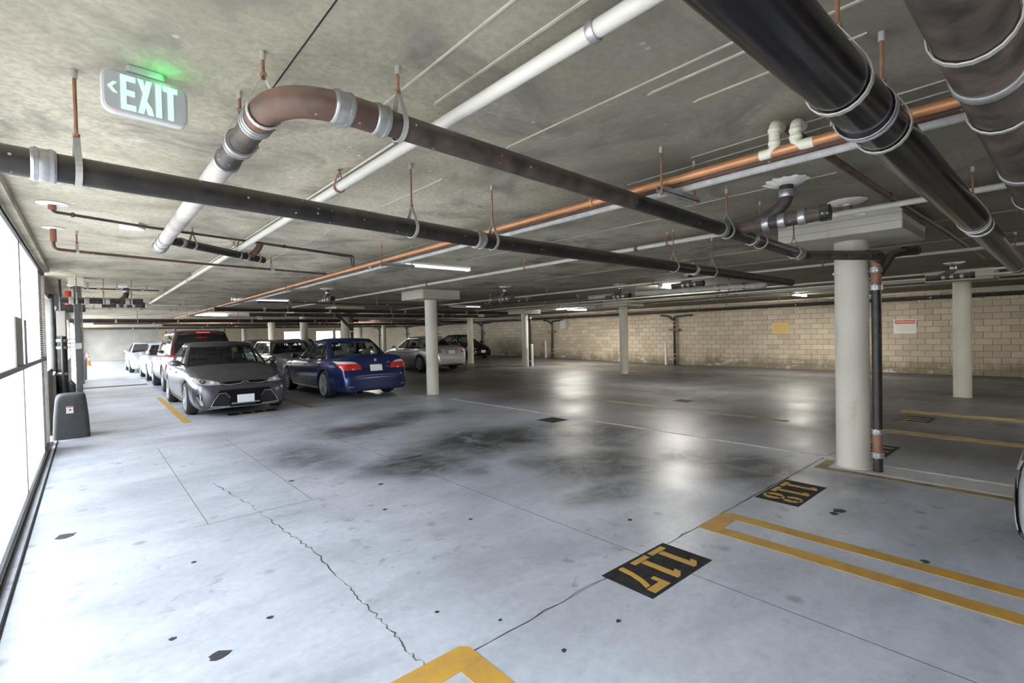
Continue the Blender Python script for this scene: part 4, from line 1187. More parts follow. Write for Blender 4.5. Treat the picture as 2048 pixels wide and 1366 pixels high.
# ------------------------------------------------------------------ fluorescent lamps
TUBE_HI = emit('tube_bright', (1.0, .95, .86), 85.0)
TUBE_LO = emit('tube_dim', (.93, .94, 1.0), 0.22)
def strip_light(x, y, label, L=1.2, hi=False, rz=0.0):
    t = empty('fluorescent_lamp', (x, y, CEIL), rz)
    m = MB(); m.box(-L / 2, L / 2, -.055, .055, -.035, 0); m.build('housing', M_WHITE, t, bevel=.004)
    m = MB(); n = 12
    prof = [(-.06 + .12 * k / n, -.035 - .035 * math.sin(PI * k / n)) for k in range(n + 1)]
    vs = []
    for xx in (-L / 2 + .01, L / 2 - .01): vs += [(xx, a, b) for a, b in prof]
    k = len(prof)
    m.add(vs, [(i, i + 1, k + i + 1, k + i) for i in range(k - 1)] + [tuple(range(k - 1, -1, -1)), tuple(range(k, 2 * k))])
    m.build('diffuser', TUBE_HI if hi else TUBE_LO, t, smooth=True)
    m = MB(); m.box(-L / 2 - .012, -L / 2 + .012, -.065, .065, -.073, 0); m.box(L / 2 - .012, L / 2 + .012, -.065, .065, -.073, 0); m.build('end_cap', M_WHITE, t, bevel=.003)
    tag(t, label, 'lamp', 'ceiling tube lamps')
strip_light(4.15, 6.5, 'nearest fluorescent ceiling lamp, beside the copper pipes')
strip_light(3.6, 14.5, 'fluorescent ceiling lamp above the grey sedan at left', L=1.4)
strip_light(11.2, 6.6, 'bright fluorescent lamp half hidden behind the grey drain header', hi=True)
strip_light(10.9, 15.2, 'fluorescent ceiling lamp right of the column by the blue sedan', L=1.4)
strip_light(17.35, 15.6, 'brightest fluorescent lamp in front of the long block wall', L=2.1, hi=True)
strip_light(16.0, 33.2, 'far bright fluorescent lamp above the dark sedan', L=1.3, hi=True)
strip_light(4.0, 24.0, 'far fluorescent lamp over the white cars', hi=True)
strip_light(11.0, 24.0, 'far fluorescent lamp in the middle of the rear rows', hi=True)
strip_light(18.0, 6.0, 'added unseen fluorescent lamp before the block wall', hi=True)  # added lamp brightening the right side, no fixture known here
strip_light(4.1, -2.2, 'added unseen ceiling lamp behind the viewer, gate side')  # unseen lamp added behind the viewer, kept dim
strip_light(11.2, -2.2, 'added unseen fill lamp behind the viewer, middle bay', hi=True)  # unseen lamp added behind the viewer as fill light

# ------------------------------------------------------------------ signs and box on the block wall
def font_text(name, txt, size, mat, parent, loc, rot, ext=.0008, align='CENTER'):
    cu = bpy.data.curves.new(name, 'FONT'); cu.body = txt; cu.size = size; cu.extrude = ext; cu.align_x = align; cu.align_y = 'CENTER'
    tmp = bpy.data.objects.new(name, cu); COL.objects.link(tmp)
    dg = bpy.context.evaluated_depsgraph_get()
    me = bpy.data.meshes.new_from_object(tmp.evaluated_get(dg))
    bpy.data.objects.remove(tmp); bpy.data.curves.remove(cu)
    me.materials.clear(); me.materials.append(mat)
    o = bpy.data.objects.new(name, me); COL.objects.link(o); o.parent = parent; o.location = loc; o.rotation_euler = rot
    return o
ROTW = (PI / 2, 0, -PI / 2)     # text on the right wall, read from inside
def wall_signs():
    w = empty('warning_sign', (XW - .012, 3.73, 1.43))
    m = MB(); m.box(-.004, .006, -.31, .31, -.245, .245); m.build('panel', simple('sign_white', (.83, .80, .74), .5), w)
    red = simple('sign_red', (.62, .10, .045), .5)
    m = MB(); m.box(-.006, -.003, -.275, .275, .085, .215); m.build('red_header', red, w)
    font_text('header_text', 'WARNING', .105, M_WHITE, w, (-.0065, 0, .15), ROTW)
    m = MB()
    for k in range(4): m.box(-.0052, -.0038, -.25 + .02 * (k % 2), .24 - .05 * (k == 3), .02 - .055 * k, .035 - .055 * k)
    m.build('text_lines', simple('sign_text', (.72, .55, .46), .6), w)
    tag(w, 'white warning sign with red header on the block wall', 'sign')
    y = empty('notice_sign', (XW - .012, 7.70, 1.46))
    m = MB(); m.box(-.004, .006, -.31, .31, -.22, .22); m.build('panel', simple('sign_yellow', (.74, .52, .20), .5), y)
    m = MB()
    for k in range(5): m.box(-.0055, -.0038, -.25, .25, .13 - .075 * k, .155 - .075 * k)
    m.build('text_lines', simple('sign_yellow_dark', (.60, .38, .13), .6), y)
    tag(y, 'yellow notice sign on the block wall left of the near column', 'sign')
    b = empty('wall_box', (XW - .01, 19.5, 1.95))
    m = MB(); m.box(-.14, 0, -.24, .24, -.26, .26); m.build('housing', simple('box_grey', (.55, .53, .48), .6), b, bevel=.01)
    m = MB(); m.box(-.15, -.14, -.21, .21, -.23, .23); m.build('door', simple('box_grey2', (.62, .60, .55), .6), b)
    m = MB(); m.tube([(-.07, 0, .26), (-.07, 0, .42)], .02, 10); m.build('conduit', M_STRAP, b)
    tag(b, 'small pale grey electrical box high on the block wall', 'box')
wall_signs()

# ------------------------------------------------------------------ floor markings
def marks():
    T = .0022
    def bar(name, poly, mat, label, cat='floor marking', group=None):
        cx = sum(p[0] for p in poly) / len(poly); cy = sum(p[1] for p in poly) / len(poly)
        m = MB()
        xs = sorted(poly); zz = zf(cx, cy)
        m.prism([(x - cx, y - cy) for x, y in poly], -.004, T)
        o = m.build(name, mat); o.location = (cx, cy, zz)
        return tag(o, label, cat, group)
    # double line between the two numbered bays
    p = empty('parking_line', (3.67, 0, 0))
    m = MB(); m.prism([(-.23, -4.5), (-.105, -4.5), (-.105, 1.725), (-.23, 1.725)], -.004, T); m.build('stripe', M_YEL, p)
    m = MB(); m.prism([(.105, -4.5), (.23, -4.5), (.23, 1.725), (.105, 1.725)], -.004, T); m.build('stripe', M_YEL, p)
    m = MB(); m.prism([(-.23, 1.7255), (.23, 1.7255), (.23, 1.80), (.17, 1.865), (-.20, 1.865), (-.23, 1.84)], -.004, T); m.build('end_bar', M_YEL, p)
    tag(p, 'yellow double parking line between bays 117 and 118', 'floor marking')
    p = empty('parking_line', (1.155, 0, 0))
    m = MB(); m.prism([(-.26, -4.5), (-.135, -4.5), (-.135, 1.785), (-.26, 1.785)], -.004, T); m.build('stripe', M_YEL, p)
    m = MB(); m.prism([(.055, -4.5), (.185, -4.5), (.185, 1.785), (.055, 1.785)], -.004, T); m.build('stripe', M_YEL, p)
    m = MB(); m.prism([(-.26, 1.7855), (.185, 1.7855), (.185, 1.90), (.15, 1.935), (-.24, 1.935), (-.26, 1.91)], -.004, T); m.build('end_bar', M_YEL, p)
    tag(p, 'yellow parking line corner at the bottom edge of the view', 'floor marking')
    bar('parking_line', [(5.80, -4.5), (5.90, -4.5), (5.88, 1.70), (6.2, 1.72), (6.2, 1.80), (5.78, 1.80)], M_YELOLD, 'worn brownish line round the base of the near column')
    bar('cement_strip', [(5.93, -1.0), (6.31, -1.0), (6.31, 1.70), (5.93, 1.68)], simple('pale_cement', (.56, .56, .57), .5, var=.2, vscale=6), 'pale cement strip running right from the near column base')
    bar('joint_line', [(6.322, -1.0), (6.376, -1.0), (6.376, 9.5), (6.34, 9.5)], M_WLINE, 'thin white joint line leading to the near column')
    bar('parking_line', [(1.27, 10.6), (1.40, 10.6), (1.44, 16.0), (1.33, 16.0)], M_YEL, 'yellow parking line beside the wheels of the grey sedan')
    bar('parking_line', [(3.55, 10.7), (4.05, 10.7), (4.05, 10.8), (3.68, 10.82), (3.68, 13), (3.55, 13)], M_YELOLD, 'faded line between the grey and the blue sedan')
    bar('parking_line', [(8.45, -1), (8.75, -1), (8.75, 1.78), (8.45, 1.78)], M_YELOLD, 'faded yellow bay line right of the near column, nearer one')
    bar('parking_line', [(10.75, -1), (11.1, -1), (11.1, 2.0), (10.75, 2.0)], M_YELOLD, 'faded yellow bay line right of the near column, farther one')
    bar('parking_line', [(8.4, 3.0), (8.55, 3.0), (8.55, 7.0), (8.4, 7.0)], simple('ghost_paint', (.20, .17, .11), .7, var=.4), 'ghost of an old bay line on the dark aisle')
    # number stencils, read from the aisle
    def stencil(x0, x1, y0, y1, digits, label):
        s = empty('bay_number', ((x0 + x1) / 2, (y0 + y1) / 2, 0), PI)
        W, Hh = x1 - x0, y1 - y0
        m = MB(); m.prism([(-W / 2, -Hh / 2), (W / 2, -Hh / 2 - .004), (W / 2, Hh / 2), (-W / 2, Hh / 2 + .004)], -.004, T); m.build('background', M_BLKP, s)
        n = len(digits); cw = W * .29
        sc = Hh
        def P(cx, pts): return [(cx + a * .13, b * sc) for a, b in pts]
        for i, ch in enumerate(digits):
            cx = (i - (n - 1) / 2) * cw
            polys = []
            if ch == '1':
                polys = [P(cx, [(-.20, -.30), (.20, -.30), (.20, .42), (-.05, .42), (-.45, .34), (-.45, .22), (-.2, .26)]), P(cx, [(-.62, -.44), (.62, -.44), (.62, -.32), (-.62, -.32)])]
            elif ch == '7':
                polys = [P(cx, [(-.62, .12), (-.34, .12), (-.34, .28), (.62, .28), (.62, .44), (-.62, .44)]), P(cx, [(-.28, -.44), (.05, -.44), (.12, -.16), (.28, .05), (.55, .25), (.22, .25), (-.02, .06), (-.20, -.18)])]
            elif ch == '8':
                def arc(s0, cy, ry):
                    o = [(s0 * .64 * math.cos(t), cy + ry * math.sin(t)) for t in [math.radians(q) for q in (-62, -35, 0, 35, 62)]]
                    i = [(s0 * .26 * math.cos(t), cy + ry * .42 * math.sin(t)) for t in [math.radians(q) for q in (55, 0, -55)]]
                    return P(cx, o + i)
                polys = [arc(1, .235, .22), arc(-1, .235, .22), arc(1, -.225, .24), arc(-1, -.225, .24),
                         P(cx, [(-.16, .40), (.16, .40), (.16, .455), (-.16, .455)]), P(cx, [(-.16, -.46), (.16, -.46), (.16, -.40), (-.16, -.40)]), P(cx, [(-.2, -.025), (.2, -.025), (.2, .035), (-.2, .035)])]
            m = MB()
            for pl in polys: m.prism(pl, T - .001, T + .0012)
            m.build('numeral', M_YEL, s)
        tag(s, label, 'bay number')
    stencil(2.335, 3.01, 1.535, 1.89, '117', 'black floor stencil nearest the viewer, yellow number ending in seven')
    stencil(4.42, 5.13, 1.495, 1.84, '118', 'black floor stencil close to the near column, yellow number ending in eight')
    for (x, y, lab, w) in [(2.52, 11.05, 'worn bay number stencil under the nose of the grey sedan', .45), (9.95, 1.62, 'worn dark bay number stencil right of the near column', .42), (7.1, 1.55, 'dark bay number stencil half hidden by the near column', .36)]:
        s = empty('bay_number', (x, y, zf(x, y)), PI)
        m = MB(); m.prism([(-w, -.17), (w, -.17), (w, .17), (-w, .17)], -.004, T); m.build('background', M_BLKP, s)
        m = MB()
        for k in (-.22, 0, .22): m.prism([(k - .03, -.13), (k + .03, -.13), (k + .03, .13), (k - .03, .13)], T - .001, T + .001); m.prism([(k - .07, -.15), (k + .07, -.15), (k + .07, -.11), (k - .07, -.11)], T, T + .0012)
        m.build('numeral', M_YELOLD, s)
        tag(s, lab, 'bay number')
    for (x, y, lab) in [(5.96, 5.83, 'square floor drain grate left of the white joint line'), (9.58, 5.45, 'square floor drain grate on the dark aisle')]:
        z = zf(x, y); d = empty('floor_drain', (x, y, z))
        m = MB(); m.box(-.2, .2, -.2, .2, -.02, .003); m.build('frame', M_STEEL, d)
        m = MB()
        for k in range(9): m.box(-.17 + k * .04, -.15 + k * .04, -.17, .17, .002, .007)
        m.build('grating', M_DARK, d); tag(d, lab, 'drain')
marks()

# shrub outside the far openings
def shrub(x, y, z, r, label):
    s = empty('garden_shrub', (x, y, -.03))
    m = MB()
    for k in range(500):
        a, b = random.uniform(0, 2 * PI), random.uniform(-1, 1)
        q = random.random() ** .4 * r
        p = Vector((q * math.cos(a) * math.sqrt(1 - b * b) * 1.5, q * math.sin(a) * math.sqrt(1 - b * b), z + q * b * .8))
        n = Vector((random.uniform(-1, 1), random.uniform(-1, 1), random.uniform(-1, 1))).normalized(); t = n.orthogonal().normalized() * .09; u = n.cross(t).normalized() * .05
        m.add([p - t, p + u, p + t, p - u], [(0, 1, 2, 3)])
    m.build('foliage', M_LEAF, s)
    m = MB(); m.tube([(0, 0, 0), (.1, 0, z)], .04, 8); m.tube([(.1, 0, z * .6), (-.4, .1, z)], .03, 8); m.build('stem', M_BROWN, s)
    tag(s, label, 'shrub')
shrub(20.3, 54.5, .75, .85, 'sunlit green shrub outside the far opening')

# ------------------------------------------------------------------ cars
def lerp_tab(tab, u):
    if u <= tab[0][0]: return tab[0][1]
    for (a, va), (b, vb) in zip(tab, tab[1:]):
        if u <= b:
            return va + (vb - va) * (u - a) / (b - a) if b > a else vb
    return tab[-1][1]

SIDE = [(0.0, .93), (.06, .965), (.25, .99), (.50, 1.0), (.72, .992), (.88, .965), (.97, .925), (1.0, .885)]

def body_loft(S, sub):
    L, hw = S['L'], S['W'] / 2
    R = S['arch']; zc = S['wr']
    ax = [S['fo'], S['fo'] + S['wb']]
    us = set()
    for t in (S['top'], S['sh'], S['plan'], S['low']):
        us |= {round(p[0], 4) for p in t}
    k = 0
    while k <= L: us.add(round(k, 4)); k += .16
    for a in ax:
        us = {u for u in us if not (abs(u - a) < R + .03)}
        for q in range(15):
            us.add(round(a - R * math.cos(PI * q / 14), 4))
        us.add(round(a - R - .008, 4)); us.add(round(a + R + .008, 4)); us.add(round(a - R - .05, 4)); us.add(round(a + R + .05, 4))
    us = sorted(u for u in us if 0 <= u <= L)
    m = MB(); rings = []
    for u in us:
        w = lerp_tab(S['plan'], u) * hw; zs = lerp_tab(S['sh'], u); zt = lerp_tab(S['top'], u); zb = lerp_tab(S['low'], u)
        zl = zb
        for a in ax:
            if abs(u - a) <= R + .0005:
                zl = max(zb, zc + math.sqrt(max(0, R * R - (u - a) ** 2)))
        zl = min(zl, zs - .08)
        pts = [(0, zl), (.5 * w, zl), (.86 * w, zl)]
        n = 7
        for i in range(n):
            z = zl + (zs - zl) * (i / (n - 1)) ** .9
            q = (z - zb) / max(.05, zs - zb)
            pts.append((w * lerp_tab(SIDE, q), z))
        wi = pts[-1][0]
        pts += [(wi * .90, zs + (zt - zs) * .42), (wi * .68, zs + (zt - zs) * .78), (wi * .36, zs + (zt - zs) * .95), (0, zt)]
        ring = [(L / 2 - u, y, z) for y, z in pts] + [(L / 2 - u, -y, z) for y, z in pts[-2:0:-1]]
        rings.append(ring)
    n = len(rings[0])
    c0, c1 = S['deck']
    def shrink(r, s, dx):
        cy, cz = 0, sum(p[2] for p in r) / n
        return [(p[0] + dx, p[1] * s, cz + (p[2] - cz) * s) for p in r]
    rings = [shrink(rings[0], .35, .012), shrink(rings[0], .8, .01)] + rings + [shrink(rings[-1], .8, -.01), shrink(rings[-1], .35, -.012)]
    us2 = [0, 0] + us + [L, L]
    vs = [p for r in rings for p in r]
    m.add(vs, [])
    for i in range(len(rings) - 1):
        for k in range(n):
            k2 = (k + 1) % n
            um = (us2[i] + us2[i + 1]) / 2
            kk = k if k < n // 2 else n - 1 - k
            mi = 0
            if kk < 2 and 1 < i < len(rings) - 3: mi = 1
            elif kk >= 9 and c0 < um < c1 and kk >= 10: mi = 2
            m.f.append((i * n + k, i * n + k2, (i + 1) * n + k2, (i + 1) * n + k)); m.mi.append(mi)
    m.f.append(tuple(range(n))); m.mi.append(0)
    m.f.append(tuple((len(rings) - 1) * n + k for k in range(n - 1, -1, -1))); m.mi.append(0)
    me = m.mesh('body', [S['paint'], M_DARK, M_CABIN])
    o = bpy.data.objects.new('tmp_body', me); COL.objects.link(o)
    md = o.modifiers.new('s', 'SUBSURF'); md.levels = sub; md.render_levels = sub
    dg = bpy.context.evaluated_depsgraph_get(); dg.update()
    ev = bpy.data.meshes.new_from_object(o.evaluated_get(dg))
    bpy.data.objects.remove(o)
    ev.polygons.foreach_set('use_smooth', [True] * len(ev.polygons))
    return ev

def greenhouse(S, root):
    """pillars, roof and panes; rings from belt to roof"""
    L, G = S['L'], S['gh']
    z0, z1 = G['z0'], G['z1']
    rows = [0, G['tg'], .35, .65, .90, 1.0]
    def ringpts(t):
        uf = G['uf0'] + (G['uf1'] - G['uf0']) * t
        ur = G['ur0'] + (G['ur1'] - G['ur0']) * t
        bul = math.sin(PI * t)
        w = G['w0'] + (G['w1'] - G['w0']) * t + .025 * bul
        if G.get('rb'): ur += G['rb'] * bul
        uf -= .02 * bul
        fb = G.get('fb', .16); rbw = G.get('rw', .10)
        z = z0 + (z1 - z0) * t
        P = []
        for f in (0, .33, .64, .91): P.append((uf + fb * f * f, w * f))                    # windscreen 0..3
        P.append((uf + fb + .075, w * .985))                                               # A post outer 4
        ua, ue = uf + fb + .075, ur - rbw - .08
        marks = []
        for (b0, b1) in G['spans']:
            a0 = b0[0] + (b0[1] - b0[0]) * t; a1 = b1[0] + (b1[1] - b1[0]) * t
            marks.append((min(max(a0, ua + .002), ue - .004), min(max(a1, ua + .004), ue - .002)))
        side = [ua]
        for (a0, a1) in marks:
            if a0 > side[-1] + .01 or True: side.append(a0)
            for q in (1 / 3, 2 / 3): side.append(a0 + (a1 - a0) * q)
            side.append(a1)
        side.append(ue)
        for s in side[1:]:
            f = (s - ua) / max(.01, ue - ua)
            P.append((s, w * (.985 + .03 * math.sin(PI * f) - .03 * f * f)))
        for f in (.86, .60, .31, 0): P.append((ur - rbw * f * f, w * f * (.98 if f else 0)))
        return [(L / 2 - u, y, z + (.012 * math.cos(PI * .5 * min(1, abs(y) / w)) if t == 1 else 0)) for u, y in P]
    half = [ringpts(t) for t in rows]
    nh = len(half[0])
    nsp = len(G['spans'])
    zone = ['windshield'] * 3 + ['pillar'] + ['pillar']
    for i in range(nsp): zone += ['side%d' % i] * 3 + ['pillar']
    zone = zone[:5] + zone[5:]
    zone += ['pillar'] + ['rear'] * 3
    # indices: segments between consecutive points
    seg = []
    for i in range(nh - 1): seg.append(None)
    for i in range(3): seg[i] = 'windshield'
    p = 4
    for i in range(nsp):
        seg[p] = 'pillar'; p += 1
        for q in range(3): seg[p] = 'side%d' % i; p += 1
    for i in range(nh - 4, nh - 1): seg[i] = 'rear_window'
    for i in range(nh - 1):
        if seg[i] is None: seg[i] = 'pillar'
    def full(h): return h + [(x, -y, z) for (x, y, z) in h[-2:0:-1]]
    rings = [full(h) for h in half]
    n = len(rings[0])
    segf = seg + seg[::-1]
    sid = [1] * (nh - 1) + [-1] * (nh - 1)
    shell = MB(); panes = {}
    top = rings[-1]
    cx = sum(p[0] for p in top) / n
    extra = []
    crown = G.get('crown', .05)
    for s, dz in ((.93, .35), (.78, .68), (.52, .9), (.22, 1.0)):
        extra.append([(cx + (x - cx) * s, y * s, z1 + .0 + crown * dz + (z - z1) * s) for (x, y, z) in top])
    allr = rings + extra
    shell.add([p for r in allr for p in r], [])
    for i in range(len(allr) - 1):
        for k in range(n):
            k2 = (k + 1) % n
            q = (i * n + k, i * n + k2, (i + 1) * n + k2, (i + 1) * n + k)
            glass = i in (1, 2, 3) and segf[k] != 'pillar'
            if glass and segf[k] in G.get('solid', ()): glass = False
            if glass:
                key = (segf[k], sid[k] if segf[k].startswith('side') else 0)
                panes.setdefault(key, []).append([allr[i][k], allr[i][k2], allr[i + 1][k2], allr[i + 1][k]])
            else:
                bp = segf[k] == 'pillar' and i in (1, 2, 3) and (4 < (k if k < nh - 1 else 2 * nh - 3 - k) < 4 + 4 * nsp)
                shell.f.append(q); shell.mi.append(1 if bp else 0)
    last = len(allr) - 1
    shell.f.append(tuple(last * n + k for k in range(n))); shell.mi.append(0)
    o = shell.build('cabin_frame', [S['paint'], M_DARK], root, smooth=True, ang=35)
    sd = o.modifiers.new('thick', 'SOLIDIFY'); sd.thickness = .03; sd.offset = -1
    gm = S.get('glass', M_GLASS)
    for (kind, s), quads in panes.items():
        m = MB()
        for q in quads: m.add(q, [(0, 1, 2, 3)])
        nm = {'windshield': 'windshield', 'rear_window': 'rear_window'}.get(kind, 'side_window')
        pn = m.build(nm, gm, root)
        bm = bmesh.new(); bm.from_mesh(pn.data); bmesh.ops.remove_doubles(bm, verts=bm.verts, dist=.0005); bm.to_mesh(pn.data); bm.free()
        shade(pn.data, 60)

def clip_patch(poly, step):
    bm = bmesh.new()
    vs = [bm.verts.new((a, b, 0)) for a, b in poly]
    bm.faces.new(vs)
    bmesh.ops.triangulate(bm, faces=bm.faces[:])
    for ax in (0, 1):
        lo = min(p[ax] for p in poly); hi = max(p[ax] for p in poly)
        n = int((hi - lo) / step)
        for k in range(1, n + 1):
            c = [0, 0, 0]; c[ax] = lo + (hi - lo) * k / (n + 1)
            nn = [0, 0, 0]; nn[ax] = 1
            bmesh.ops.bisect_plane(bm, geom=bm.verts[:] + bm.edges[:] + bm.faces[:], plane_co=c, plane_no=nn)
    return bm

def patch(root, bvh, name, poly, face, mat, off=.004, step=.06, thick=.006):
    """piece laid on the body: poly in (y,z) for front/rear or (x,z) for the sides"""
    bm = clip_patch(poly, step)
    dead = []
    d = {'front': Vector((-1, 0, 0)), 'rear': Vector((1, 0, 0)), 'left': Vector((0, -1, 0)), 'right': Vector((0, 1, 0)), 'top': Vector((0, 0, -1))}[face]
    for v in bm.verts:
        a, b = v.co.x, v.co.y
        o = {'front': Vector((4, a, b)), 'rear': Vector((-4, a, b)), 'left': Vector((a, 3, b)), 'right': Vector((a, -3, b)), 'top': Vector((a, b, 4))}[face]
        loc, nor, idx, dist = bvh.ray_cast(o, d)
        if loc is None:
            dead.append(v); continue
        v.co = loc + nor * off
    if dead: bmesh.ops.delete(bm, geom=dead, context='VERTS')
    if not bm.faces:
        bm.free(); return None
    bmesh.ops.recalc_face_normals(bm, faces=bm.faces[:])
    avg = Vector()
    for f in bm.faces: avg += f.normal * f.calc_area()
    if avg.dot(d) > 0: bmesh.ops.reverse_faces(bm, faces=bm.faces[:])
    ext = bmesh.ops.extrude_face_region(bm, geom=bm.faces[:])
    vv = [g for g in ext['geom'] if isinstance(g, bmesh.types.BMVert)]
    bm.normal_update()
    for v in vv: v.co -= d * thick
    me = bpy.data.meshes.new(name); bm.to_mesh(me); bm.free()
    me.materials.append(mat)
    shade(me, 40)
    o = bpy.data.objects.new(name, me); COL.objects.link(o); o.parent = root
    return o

WHEELS = {}
def wheel_meshes(r, w, rim, style):
    key = (r, w, rim, style)
    if key in WHEELS: return WHEELS[key]
    t = MB()
    t.lathe([(rim, -w / 2 + .012), (rim + .01, -w / 2), (r - .03, -w / 2 + .004), (r - .006, -w / 2 + .03), (r, -w / 2 + .05), (r, w / 2 - .05), (r - .006, w / 2 - .03), (r - .03, w / 2 - .004), (rim + .01, w / 2), (rim, w / 2 - .012)], 36, axis='y', cap=False)
    tm = t.mesh('wheel', M_RUBBER); shade(tm, 30)
    m = MB()
    m.lathe([(rim + .004, -w / 2 + .006), (rim + .004, w / 2 - .004), (rim - .012, w / 2 + .001), (rim - .022, w / 2 - .012), (rim - .03, 0.0), (rim - .03, -w / 2 + .03)], 36, axis='y', cap=False)
    m.lathe([(.0, -.02), (rim - .03, -.02)], 24, axis='y', mi=1)
    ns = style
    for k in range(ns):
        a = 2 * PI * k / ns
        def pt(rad, da, yy): return (rad * math.cos(a + da), yy, rad * math.sin(a + da))
        wi, wo = (.32, .17) if ns <= 5 else ((.26, .11) if ns < 9 else (.20, .07))
        i0, o0 = .05, rim - .018
        vs = [pt(i0, -wi, w / 2 - .02), pt(i0, wi, w / 2 - .02), pt(o0, wo, w / 2 - .012), pt(o0, -wo, w / 2 - .012), pt(i0, -wi * 1.2, w / 2 - .06), pt(i0, wi * 1.2, w / 2 - .06), pt(o0, wo * 1.1, w / 2 - .05), pt(o0, -wo * 1.1, w / 2 - .05)]
        m.add(vs, [(0, 1, 2, 3), (0, 4, 5, 1), (1, 5, 6, 2), (3, 2, 6, 7), (0, 3, 7, 4)])
    m.lathe([(0, w / 2 - .005), (.03, w / 2 - .006), (.055, w / 2 - .018), (.06, w / 2 - .05)], 18, axis='y')
    rm = m.mesh('rim', [M_RIM, M_DARK]); shade(rm, 35)
    WHEELS[key] = (tm, rm)
    return tm, rm

def ell(cx, cy, rx, ry, n=20): return [(cx + rx * math.cos(2 * PI * k / n), cy + ry * math.sin(2 * PI * k / n)) for k in range(n)]
def ringpoly(root, bvh, name, cx, cy, rx, ry, wd, face, mat, off=.012):
    """emblem ring as short overlapping pieces in one part"""
    n = 18
    obs = None
    bm_all = MB()
    d = Vector((-1, 0, 0)) if face == 'front' else Vector((1, 0, 0))
    o = Vector((4 if face == 'front' else -4, cx, cy))
    loc, nor, i, dist = bvh.ray_cast(o, d)
    if loc is None: return None
    x = loc.x - d.x * off
    vs, fs = [], []
    for k in range(n):
        a = 2 * PI * k / n
        for (q, dx) in ((1, 0), (1 - wd / rx, 0), (1 - wd / rx, -d.x * .006), (1, -d.x * .006)):
            vs.append((x + dx, cx + rx * q * math.cos(a), cy + (ry - (1 - q) * rx) * math.sin(a)))
    for k in range(n):
        k2 = (k + 1) % n
        for j in range(4):
            j2 = (j + 1) % 4
            fs.append((k * 4 + j, k * 4 + j2, k2 * 4 + j2, k2 * 4 + j))
    bm_all.add(vs, fs)
    return bm_all.build(name, mat, root)

